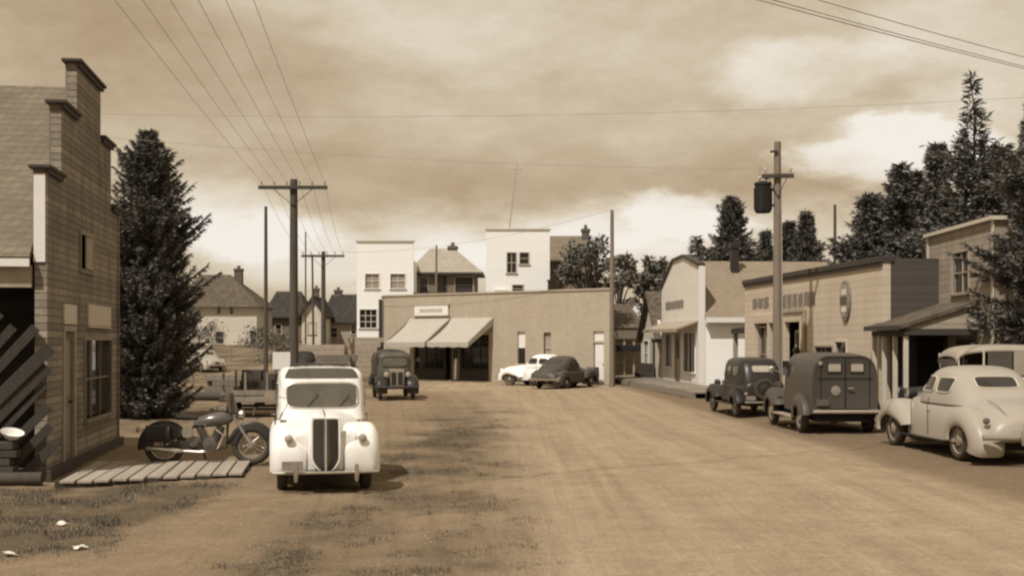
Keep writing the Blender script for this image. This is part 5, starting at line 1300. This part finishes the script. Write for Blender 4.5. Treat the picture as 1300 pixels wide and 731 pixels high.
# --- upright black sedan seen from behind
def black_sedan():
    c = thing('parked_sedan', 'upright black old sedan parked ahead of the dark panel van', 'car', (6.93,37.3,zg(6.93,37.3)), R(5)); c.scale = (.92,.95,.90)
    P = M['paint_black']
    st = refine([(-1.95,.54,.48,1.02,4),(-1.8,.63,.46,1.12,4.5),(-1.0,.68,.45,1.18,5),(.3,.68,.45,1.17,5),(.62,.62,.45,1.16,4.2),(1.1,.46,.46,1.13,3.6),(1.75,.33,.48,1.06,3.2),(1.85,.30,.50,1.02,3)], 4)
    MB().loft(body_loft(st)).build('body', P, c, smooth=True, angle=50)
    cab = Cab([(1.0,-1.84,.62,.665),(1.2,-1.78,.58,.66),(1.45,-1.68,.50,.645),(1.65,-1.55,.44,.61),(1.76,-1.40,.36,.54),(1.82,-1.15,.15,.40),(1.84,-.9,-.2,.15)], 5.5); cab.mesh().build('roof', P, c, smooth=True, angle=50)
    win(c, lambda x,z: cab.end(x,z,False), -.30,.30,1.38,1.60, M['window_sky'], M['iron'], 'rear_window', .014); win(c, lambda x,z: cab.end(x,z,True), -.5,.5,1.24,1.58, M['dark_glass'], M['iron'], 'windscreen')
    MB().box(-.3,1.83,.52,.3,1.9,1.04).build('grille', M['chrome'], c, bevel=.03)
    for sd in (1,-1):
        for a, b_ in ((-1.35,-.75),(-.62,-.08),(.02,.40)): win(c, lambda y,z,sd=sd: cab.side(y,z,sd), a, b_, 1.26,1.58, M['car_glass'], M['iron'], 'side_window', .012)
        fender(c, -1.3,.37, [(0,.45),(40,.46),(90,.465),(140,.49),(175,.55)], sd*.60, sd*.86, .04, P, .10)
        fender(c, 1.45,.37, [(-10,.53),(25,.55),(60,.52),(100,.50),(135,.54),(168,.70)], sd*.40, sd*.86, .05, P, .08)
        MB().box(sd*.62,-.85,.34,sd*.84,.9,.38).build('running_board', P, c); MB().tube([(sd*.69,-.2,1.08),(sd*.72,-.22,1.08),(sd*.72,-.34,1.08)], .012, 6).build('door_handle', M['chrome'], c)
        MB().tube([(sd*.685,-.02,.5),(sd*.690,-.02,1.0),(sd*.668,-.02,1.24)], .007, 4).build('door_seam', M['iron'], c)
        wheel(c, sd*.68,1.45,.36,.14, M['iron'], 10, M['trim_tan']); wheel(c, sd*.68,-1.3,.36,.14, M['iron'], 10, M['trim_tan']); headlamp(c, sd*.48,1.75,.95,.11, M['iron'])
    sp_ = MB().torus_x(0,0,0,.27,.07,28,8); sp_.v = [(y,-2.03+x*.7,.86+z) for x,y,z in sp_.v]; sw_ = sp_.build('spare_wheel', M['rubber'], c, smooth=True)
    MB().lathe_y([(.03,.19),(-.03,.2),(-.05,.12),(-.06,.01)], 0,-2.03,.86,20).build('rim', M['iron'], sw_, smooth=True)
    bumper(c, -2.2,.46,.66,-.02, M['chrome'], h=.07); bumper(c, 2.1,.48,.74,.06, M['iron'])
    MB().lathe_y([(0,.045),(-.03,.045),(-.04,.01)], -.56,-1.92,.72,12).build('tail_lamp', M['lens'], c, smooth=True)
    plate(c, -.42,-2.0,.58,.30,.13, M['plate'], 3); MB().box(-.5,-1.8,.32,.5,1.7,.47).build('chassis', M['under'], c)
black_sedan()

# --- touring car with canvas top beyond the coupe
def touring():
    c = thing('touring_car', 'dark open touring car with tan canvas top standing beyond the cream coupe', 'car', (10.63,27.8,0), R(86))
    P = M['paint_black']; z0 = .10
    st = refine([(-1.75,.62,.55,1.05,4),(-1.5,.70,.52,1.16,4),(-.5,.72,.5,1.18,4.5),(.6,.70,.5,1.16,4.2),(.95,.60,.5,1.17,3.6),(1.5,.42,.5,1.14,3.2),(2.0,.34,.52,1.08,3)], 4)
    MB().loft(body_loft(st)).build('body', P, c, smooth=True, angle=50)
    mb = MB(); n = 18
    prof = [(1.02,1.80),(.95,1.93),(.75,2.02),(.3,2.06),(-.4,2.06),(-1.0,2.03),(-1.45,1.95),(-1.62,1.82)]
    def sect(y, z): return [(.76*math.cos(math.pi*k/n)**1 if True else 0, y, z-.16+.16*math.sin(math.pi*k/n)**.6) for k in range(n+1)]
    rings = [sect(y,z) for y,z in refine(prof,4)]
    mb.loft(rings, cap=False, closed=False); top = mb.build('canvas_top', M['canvas'], c, smooth=True); s_ = top.modifiers.new('t','SOLIDIFY'); s_.thickness = .03
    for sd in (1,-1):
        mb = MB(); mb.slab([(sd*.765,-1.62,1.40),(sd*.765,-.18,1.40),(sd*.765,-.18,1.92),(sd*.765,-1.50,1.86)], .02); mb.build('side_curtain', M['canvas'], top)
        mb = MB(); mb.slab([(sd*.76,-.15,1.40),(sd*.76,.36,1.40),(sd*.76,.36,1.92),(sd*.76,-.15,1.92)], .015); mb.build('side_flap', M['canvas_dark'], top)
        for a, b_ in (((sd*.74,.44,1.15),(sd*.76,.44,1.95)),((sd*.72,.92,1.15),(sd*.74,.98,1.86)),((sd*.74,-1.58,1.12),(sd*.76,-1.55,1.82))): MB().tube([a,b_], .022, 6).build('top_bow', M['cream_paint'], top)
        fender(c, 1.55,.40, [(0,.50),(30,.52),(70,.50),(110,.52),(150,.66)], sd*.46, sd*.92, .04, P, .05); fender(c, -1.2,.40, [(20,.52),(60,.50),(100,.50),(150,.52),(180,.55)], sd*.60, sd*.92, .04, P, .05)
        MB().box(sd*.70,-.7,.40,sd*.92,1.0,.44).build('running_board', P, c)
        wheel(c, sd*.74,1.55,.40,.11, M['iron'], 12); wheel(c, sd*.74,-1.2,.40,.11, M['iron'], 12); headlamp(c, sd*.42,1.95,1.0,.12, M['iron'])
    mb = MB(); mb.slab([(-.62,.97,1.2),(.62,.97,1.2),(.62,.99,1.74),(-.62,.99,1.74)], .012); mb.build('windscreen', M['car_glass'], c)
    mb = MB(); mb.slab([(.7,-1.68,1.25),(-.7,-1.68,1.25),(-.70,-1.55,1.84),(.70,-1.55,1.84)], .02); mb.build('back_curtain', M['canvas'], c)
    MB().box(-.5,-1.6,.35,.5,1.9,.5).build('chassis', M['under'], c)
    bumper(c, -2.0,.55,.7,-.02, M['iron']); bumper(c, 2.3,.55,.7,.02, M['iron'])
touring()

# --- old truck facing the viewer
def old_truck():
    c = thing('delivery_truck', 'old dark truck with olive canvas body facing the viewer near the awning', 'truck', (gx(500,45.2)-.15,46.6,zg(-4,46)), R(180+10)); c.scale = (.84,.95,.95)
    P = M['paint_black']; P2 = M['paint_olive']
    cab = Cab([(.55,-.3,.75,.70),(1.2,-.3,.72,.70),(1.45,-.3,.66,.68),(1.66,-.28,.60,.66),(1.78,-.2,.48,.55),(1.82,-.05,.35,.3)], 7); cab.mesh().build('cab', P2, c, smooth=True, angle=50)
    win(c, lambda x,z: cab.end(x,z,True), -.56,.56,1.25,1.62, M['car_glass'], P, 'windscreen', .02)
    st = refine([(.72,.56,.55,1.22,4.5),(1.2,.40,.55,1.19,4),(1.72,.31,.56,1.14,4)], 4); MB().loft(body_loft(st)).build('hood', P2, c, smooth=True)
    mb = MB(); mb.box(-.31,1.72,.52,.31,1.78,1.17); gr = mb.build('radiator', M['chrome'], c, bevel=.04)
    mb = MB(); mb.box(-.25,1.785,.58,-.03,1.792,1.06).box(.03,1.785,.58,.25,1.792,1.06); mb.build('radiator_core', M['iron'], gr)
    for sd in (1,-1):
        fender(c, 1.45,.40, [(-15,.52),(20,.54),(60,.51),(100,.51),(135,.58),(160,.78)], sd*.42, sd*.92, .05, P, .05); wheel(c, sd*.70,1.45,.40,.13, M['iron'], 10, M['trim_tan']); wheel(c, sd*.70,-1.6,.40,.16, M['iron'], 10)
        fender(c, -1.6,.40, [(10,.50),(60,.50),(120,.50),(170,.5)], sd*.62, sd*.95, .03, P, .05)
        headlamp(c, sd*.46,1.80,.98,.11, M['chrome'], lens=M['lens']); win(c, lambda y,z,sd=sd: cab.side(y,z,sd), -.1,.5,1.25,1.6, M['dark_glass'], P, 'side_window', .014)
        MB().box(sd*.66,-.9,.42,sd*.92,.85,.46).build('running_board', P, c)
    bumper(c, 2.08,.50,.86,.03, M['iron'], h=.12)
    mb = MB(); n = 14; rings = []
    for y in (-2.4,-1.9,-1.4,-.9,-.36): rings.append([(.80,y,.95)]+[(.80*math.cos(math.pi*k/n)*1.0, y, 1.48+.42*math.sin(math.pi*k/n)**.6+.02*math.sin(y*6)) for k in range(n+1)]+[(-.80,y,.95)])
    mb.loft(rings); mb.build('canvas_body', M['canvas_dark'], c, smooth=True, angle=50)
    MB().box(-.82,-2.45,.78,.82,-.35,.945).build('bed', M['wood_dark'], c, bevel=.01); MB().box(-.45,-2.3,.45,.45,1.7,.58).build('chassis', M['under'], c)
    mb = MB(); mb.tube([(-.7,.7,1.4),(-.98,.82,1.5)], .012, 5); mb.lathe_y([(-.02,.05),(0,.09),(.01,.09)], -1.0,.84,1.52,12); mb.build('mirror', M['iron'], c)
old_truck()

# --- stake wagon
def wagon():
    c = thing('stake_wagon', 'low wooden stake wagon standing between the motorcycle and the white saloon', 'wagon', (gx(326,36),36.4,zg(-7.3,36)), R(4))
    mb = MB(); mb.box(-.95,-1.2,.50,1.0,1.3,.58); mb.box(-.97,-1.22,.44,1.02,-1.16,.56); mb.build('bed', M['wood_grey'], c, bevel=.01)
    for x in (-.85,-.25,.35,.92):
        MB().box(x-.03,-1.15,.58,x+.03,-1.09,1.28).build('stake', M['wood_grey'], c); MB().box(x-.03,1.19,.58,x+.03,1.25,1.28).build('stake', M['wood_grey'], c)
    for z in (.64,):
        MB().box(-.93,-1.19,z,1.0,-1.153,z+.14).build('side_rail', M['wood_grey'], c); MB().box(-.93,1.253,z,1.0,1.29,z+.14).build('side_rail', M['wood_grey'], c)
    for x in (-.72,.72):
        for y in (-.85,.85): wheel(c, x, y, .24, .12, M['iron'])
    mb = MB(); mb.beam((-.75,-.85,.24),(.75,-.85,.24),.07,.07); mb.beam((-.75,.85,.24),(.75,.85,.24),.07,.07); mb.beam((0,-.85,.34),(0,.85,.34),.1,.12); mb.beam((0,-.9,.3),(.1,-2.1,.14),.05,.05); mb.build('undercarriage', M['wood_dark'], c)
wagon()
mb = MB(); r = random.Random(4); mb.box(-.5,-.35,0,.42,.3,.42).box(-.45,-.3,.425,.1,.28,.72).box(.15,-.25,.425,.48,.22,.62)
o = mb.build('crate_load', M['wood_dark'], bevel=.012); o.location = (gx(326,36),36.4,.60+zg(-7.3,36)); tag(o, 'dark wooden crates piled on the stake wagon', 'crate')
mb = MB(); mb.lathe_z([(0,.26),(.02,.285),(.25,.295),(.27,.31),(.29,.295),(.55,.295),(.57,.31),(.59,.295),(.84,.285),(.86,.27),(.862,.1)], 0, 0, 20)
o = mb.build('oil_drum', M['paint_brown'], smooth=True); o.location = (gx(753,61),61,0); tag(o, 'dark oil drum at the corner of the brick store behind the sedan', 'drum')

# ------------------------------------------------------------------ motorcycle
def motorcycle():
    c = thing('motorcycle', 'dark heavy motorcycle standing side-on by the plank walk', 'motorcycle', (gx(263,21.6),21.6,zg(-5.4,21.6)+.02), R(-90+4))
    # local +y is forward, pointing to the right of the picture
    RW = .345; YF, YR = .76, -.72
    def mw(y, fat):
        w_ = MB().torus_x(0,y,RW,RW-.055,.058,36,10,fat).build('wheel', M['rubber'], c, smooth=True)
        mb = MB(); mb.torus_x(0,y,RW,RW-.115,.018,32,6); mb.lathe_x([(-.07,.03),(-.06,.055),(.06,.055),(.07,.03)], 0,y,RW,14)
        for k in range(22):
            a = 6.2832*k/22; b_ = a+.5*(1 if k%2 else -1); mb.tube([(.04*(1 if k%2 else -1),y+.05*math.cos(b_),RW+.05*math.sin(b_)),(0,y+(RW-.12)*math.cos(a),RW+(RW-.12)*math.sin(a))], .005, 4)
        mb.build('rim', M['chrome'], w_, smooth=True)
    mw(YF,1.0); mw(YR,1.15)
    fender(c, YF, RW, [(22,.37),(60,.375),(100,.375),(150,.37),(178,.38)], -.07, .07, .03, M['paint_black'], .03)
    fender(c, YR, RW, [(30,.40),(70,.395),(110,.395),(150,.40),(190,.41)], -.11, .11, .035, M['paint_black'], .12)
    mb = MB(); mb.tube([(0,.40,.86),(0,.35,.72),(0,.33,.30),(0,-.05,.24),(0,-.38,.32),(0,-.36,.62),(0,.38,.80)], .022, 8)
    for x in (-.09,.09): mb.tube([(x*.5,-.34,.62),(x,-.55,.52),(x,YR,RW)], .017, 7); mb.tube([(x*.5,-.36,.32),(x,YR,RW)], .017, 7)
    mb.build('frame', M['paint_black'], c, smooth=True)
    mb = MB()
    for x in (-.075,.075): mb.tube([(x*.8,.42,.92),(x,.58,.62),(x,YF,RW)], .021, 8); mb.tube([(x*1.15,.47,.84),(x*1.15,.66,.52),(x*1.1,YF+.04,RW+.02)], .013, 6)
    mb.build('fork', M['chrome'], c, smooth=True)
    mb = MB(); mb.loft([[(hw*math.cos(a), y, z+hh*math.sin(a)) for a in [k*6.2832/16 for k in range(16)]] for y,hw,z,hh in ((.44,.03,.78,.03),(.38,.10,.79,.085),(.22,.145,.79,.12),(.05,.15,.77,.115),(-.12,.12,.74,.09),(-.22,.05,.71,.04))]); mb.build('tank', M['tank'], c, smooth=True)
    mb = MB(); mb.loft([[(hw*math.cos(a), y, z+hh*math.sin(a)) for a in [k*6.2832/14 for k in range(14)]] for y,hw,z,hh in ((-.10,.04,.80,.03),(-.2,.07,.81,.035),(-.36,.14,.82,.05),(-.5,.165,.84,.06),(-.58,.13,.86,.05),(-.61,.05,.87,.02))]); mb.build('saddle', M['leather'], c, smooth=True)
    mb = MB()
    for yb, ang in ((.20,22),(-.08,-24)):       # two finned cylinders
        dy, dz = math.sin(R(ang)), math.cos(R(ang))
        for k in range(9):
            p = .06+k*.026; cy_, cz_ = .06+ (yb-.06)*.4+dy*p*1.2, .40+dz*p; 
            rr_ = .088 if k < 7 else .075
            ring = lambda q: [(rr_*math.cos(a), cy_+rr_*math.sin(a)*dz+dy*q, cz_-rr_*math.sin(a)*dy+dz*q) for a in [j*6.2832/14 for j in range(14)]]
            mb.loft([ring(0),ring(.013)])
        mb.tube([(0,.06+(yb-.06)*.4+dy*.05,.42),(0,.06+(yb-.06)*.4+dy*.34,.40+dz*.29)], .06, 12)
    mb.lathe_x([(-.13,.05),(-.12,.115),(.12,.115),(.13,.05)], 0,.06,.37,20); mb.lathe_x([(-.10,.05),(-.09,.10),(.09,.10),(.10,.05)], 0,-.22,.40,18)
    mb.build('engine', M['alloy'], c, smooth=True)
    mb = MB(); mb.tube([(.10,.16,.62),(.14,.30,.52),(.16,.20,.28),(.16,-.1,.24),(.16,-.4,.26)], .022, 8); mb.tube([(.16,-.38,.26),(.17,-.5,.27),(.17,-.95,.31),(.17,-1.0,.31)], [.03,.045,.045,.025], 10); mb.build('exhaust', M['chrome'], c, smooth=True)
    mb = MB()
    for sd in (1,-1): mb.tube([(0,.42,.94),(sd*.12,.44,1.0),(sd*.30,.36,1.02),(sd*.38,.18,.98)], .014, 7)
    hb = mb.build('handlebar', M['chrome'], c, smooth=True)
    mb = MB()
    for sd in (1,-1): mb.tube([(sd*.35,.24,.995),(sd*.39,.10,.965)], .02, 8)
    mb.build('grip', M['rubber'], hb, smooth=True)
    headlamp(c, 0,.60,.86,.09, M['chrome'], length=.15)
    mb = MB(); mb.grid(lambda u, v: (.30*(u*2-1)*(1-.25*v*v), .52-.07*v-.10*(u*2-1)**2, .88+.40*v), 8, 6); ws_ = mb.build('windshield', M['car_glass'], c, smooth=True); s_ = ws_.modifiers.new('t','SOLIDIFY'); s_.thickness = .006
    for sd in (1,-1):
        mb = MB(); mb.loft([[(sd*(.14+.09+.085*math.cos(a)), y, .56+hh+.14*abs(math.sin(a))**.5*(1 if math.sin(a) > 0 else -1)) for a in [k*6.2832/14 for k in range(14)]] for y, hh in ((-.98,0),(-.94,.0),(-.62,.0),(-.58,0))]); mb.build('saddlebag', M['leather'], c, smooth=True, angle=50)
        MB().box(sd*.16,-.02,.27,sd*.34,.24,.295).build('footboard', M['rubber'], c, bevel=.006)
    mb = MB(); mb.lathe_y([(0,.05),(-.05,.055),(-.06,.01)], 0,-1.14,.62,12); mb.build('tail_lamp', M['lens'], c, smooth=True)
    mb = MB(); mb.lathe_x([(-.03,.02),(-.03,.10),(.03,.10),(.03,.02)], .12,-.30,.58,16); mb.build('toolbox', M['chrome'], c, smooth=True)
    mb = MB(); mb.tube([(-.10,-.1,.28),(-.22,-.04,.02)], .016, 6); mb.build('stand', M['iron'], c)
    MB().box(.075,-.60,.30,.095,.0,.42).build('chain_guard', M['paint_black'], c, bevel=.01)
M['tank'] = carpaint('tank_paint', (.12,.10,.085,1), .22, .1, spec=.8)
M['leather'] = mat('black_leather', (.026,.021,.018,1), rough=.5, var=.3)
M['alloy'] = mat('dull_alloy', (.19,.165,.135,1), rough=.4, metal=.7, var=.3, scale=14)
motorcycle()

# ------------------------------------------------------------------ people
M['skin'] = mat('skin', (.36,.26,.19,1), rough=.6, var=.05)
M['shirt_pale'] = mat('pale_shirt', (.33,.29,.23,1), var=.1, scale=8)
M['cloth_dark'] = mat('dark_cloth', (.05,.043,.036,1), var=.25, scale=8)
M['cloth_mid'] = mat('grey_cloth', (.12,.10,.078,1), var=.25, scale=8)
M['hair'] = mat('dark_hair', (.03,.024,.02,1), var=.2)
def skin_mesh(name, mat_, parent, pts, edges, rad, sub=2):
    me = bpy.data.meshes.new(name); me.from_pydata(pts, edges, []); me.materials.append(mat_)
    o = bpy.data.objects.new(name, me); COL.objects.link(o); o.parent = parent
    sk = o.modifiers.new('skin','SKIN'); sk.use_smooth_shade = True
    bm = bmesh.new(); bm.from_mesh(me); lay = bm.verts.layers.skin.verify()
    for v in bm.verts:
        rr_ = rad[v.index]; v[lay].radius = rr_ if isinstance(rr_, tuple) else (rr_, rr_); v[lay].use_root = (v.index == 0)
    bm.to_mesh(me); bm.free()
    ss = o.modifiers.new('sub','SUBSURF'); ss.levels = sub; ss.render_levels = sub
    return o
def person(label, X, Y, Z, rz, shirt, trousers, lean=0, arm_out=.0, hat=None, h=1.0):
    p = thing('person', label, 'person', (X,Y,Z), rz); p.scale = (h,h,h)
    J = dict(pel=(0,0,.95), waist=(0,.0,1.08), chest=(0,-.01,1.30), neck=(0,0,1.47), skull=(0,.02,1.58), top=(0,.02,1.70),
             shL=(.19,0,1.40), elL=(.25+arm_out,.0,1.13), wrL=(.24+arm_out*.6,.10,.90), shR=(-.19,0,1.40), elR=(-.25,.02,1.13), wrR=(-.25,.10,.89),
             hpL=(.10,0,.90), knL=(.12,.02,.50), anL=(.13,-.02,.09), toL=(.15,.14,.045), hpR=(-.10,0,.90), knR=(-.11,.05,.50), anR=(-.12,.02,.09), toR=(-.14,.18,.045))
    rad = dict(pel=(.15,.11), waist=(.14,.10), chest=(.165,.115), neck=.058, skull=(.078,.092), top=(.062,.075), shL=.065, elL=.043, wrL=.032, shR=.065, elR=.043, wrR=.032,
               hpL=.085, knL=.058, anL=.042, toL=.035, hpR=.085, knR=.058, anR=.042, toR=.035)
    E = [('pel','waist'),('waist','chest'),('chest','neck'),('neck','skull'),('skull','top'),('chest','shL'),('shL','elL'),('elL','wrL'),('chest','shR'),('shR','elR'),('elR','wrR'),('pel','hpL'),('hpL','knL'),('knL','anL'),('anL','toL'),('pel','hpR'),('hpR','knR'),('knR','anR'),('anR','toR')]
    J['nose'] = (0,.125,1.585); rad['nose'] = (.014,.016); E.append(('skull','nose'))
    for s, wr in (('L','wrL'),('R','wrR')):                  # palm, fingers and thumb
        x, y, z = J[wr]; sg = 1 if s == 'L' else -1
        J['pm'+s] = (x,y+.025,z-.075); rad['pm'+s] = (.018,.034); E.append((wr,'pm'+s))
        for k, (dy, L_) in enumerate(((.032,.068),(.012,.078),(-.008,.072),(-.028,.056))):
            a = f'f{k}{s}'; J[a] = (x-.004*sg,y+.025+dy,z-.12); J[a+'e'] = (x-.018*sg,y+.03+dy,z-.12-L_*.7); rad[a] = .0095; rad[a+'e'] = .0075; E += [('pm'+s,a),(a,a+'e')]
        J['th'+s] = (x-.01*sg,y+.075,z-.06); J['te'+s] = (x-.015*sg,y+.088,z-.105); rad['th'+s] = .011; rad['te'+s] = .008; E += [(wr,'th'+s),('th'+s,'te'+s)]
    ks = list(J)
    skin_mesh('body', M['skin'], p, [J[k] for k in ks], [(ks.index(a),ks.index(b_)) for a,b_ in E], [rad[k] for k in ks])
    def sub(name, m_, keys, edges, grow, extra={}):
        K = [k for k in keys]; pts = [extra.get(k, (J.get(k),))[0] if k in extra else J[k] for k in K]
        rs = []
        for k in K:
            q = extra[k][1] if k in extra else rad[k]; rs.append(tuple(v+grow for v in q) if isinstance(q, tuple) else q+grow)
        return skin_mesh(name, m_, p, pts, [(K.index(a),K.index(b_)) for a,b_ in edges], rs)
    sub('shirt', shirt, ['waist','pelt','chest','nk','shL','elL','cuL','shR','elR','cuR'], [('waist','pelt'),('waist','chest'),('chest','nk'),('chest','shL'),('shL','elL'),('elL','cuL'),('chest','shR'),('shR','elR'),('elR','cuR')], .016,
        {'pelt':((0,0,.93),(.15,.115)), 'nk':((0,0,1.43),.06), 'cuL':(tuple(Vector(J['elL']).lerp(Vector(J['wrL']),.9)),.034), 'cuR':(tuple(Vector(J['elR']).lerp(Vector(J['wrR']),.9)),.034)})
    sub('trousers', trousers, ['pel','wst','hpL','knL','anL','hpR','knR','anR'], [('pel','wst'),('pel','hpL'),('hpL','knL'),('knL','anL'),('pel','hpR'),('hpR','knR'),('knR','anR')], .014, {'wst':((0,0,1.04),(.145,.105))})
    for s in ('L','R'): skin_mesh('shoe', M['hair'], p, [tuple(Vector(J['an'+s])+Vector((0,-.03,-.02))), tuple(Vector(J['to'+s])+Vector((0,.03,.005)))], [(0,1)], [.05,.042])
    mb = MB()
    if hat:
        mb.lathe_z([(1.66,.16),(1.672,.165),(1.675,.105),(1.75,.095),(1.79,.07),(1.795,.01)], 0, .02, 18); mb.build('hat', hat, p, smooth=True)
    mb2 = MB(); mb2.loft([[(.088*math.cos(a)*q, .005+.10*math.sin(a)*q-.012*(k<2), z) for a in [j*6.2832/16 for j in range(16)]] for k,(z,q) in enumerate(((1.60,.86),(1.64,1.0),(1.69,.92),(1.73,.66),(1.75,.2)))]); mb2.build('hair', M['hair'], p, smooth=True)
    return p
person('person in dark clothes and hat standing at the garage entrance', 9.02, 39.9, .0, R(110), M['cloth_dark'], M['cloth_dark'], hat=M['hair'], h=1.08)
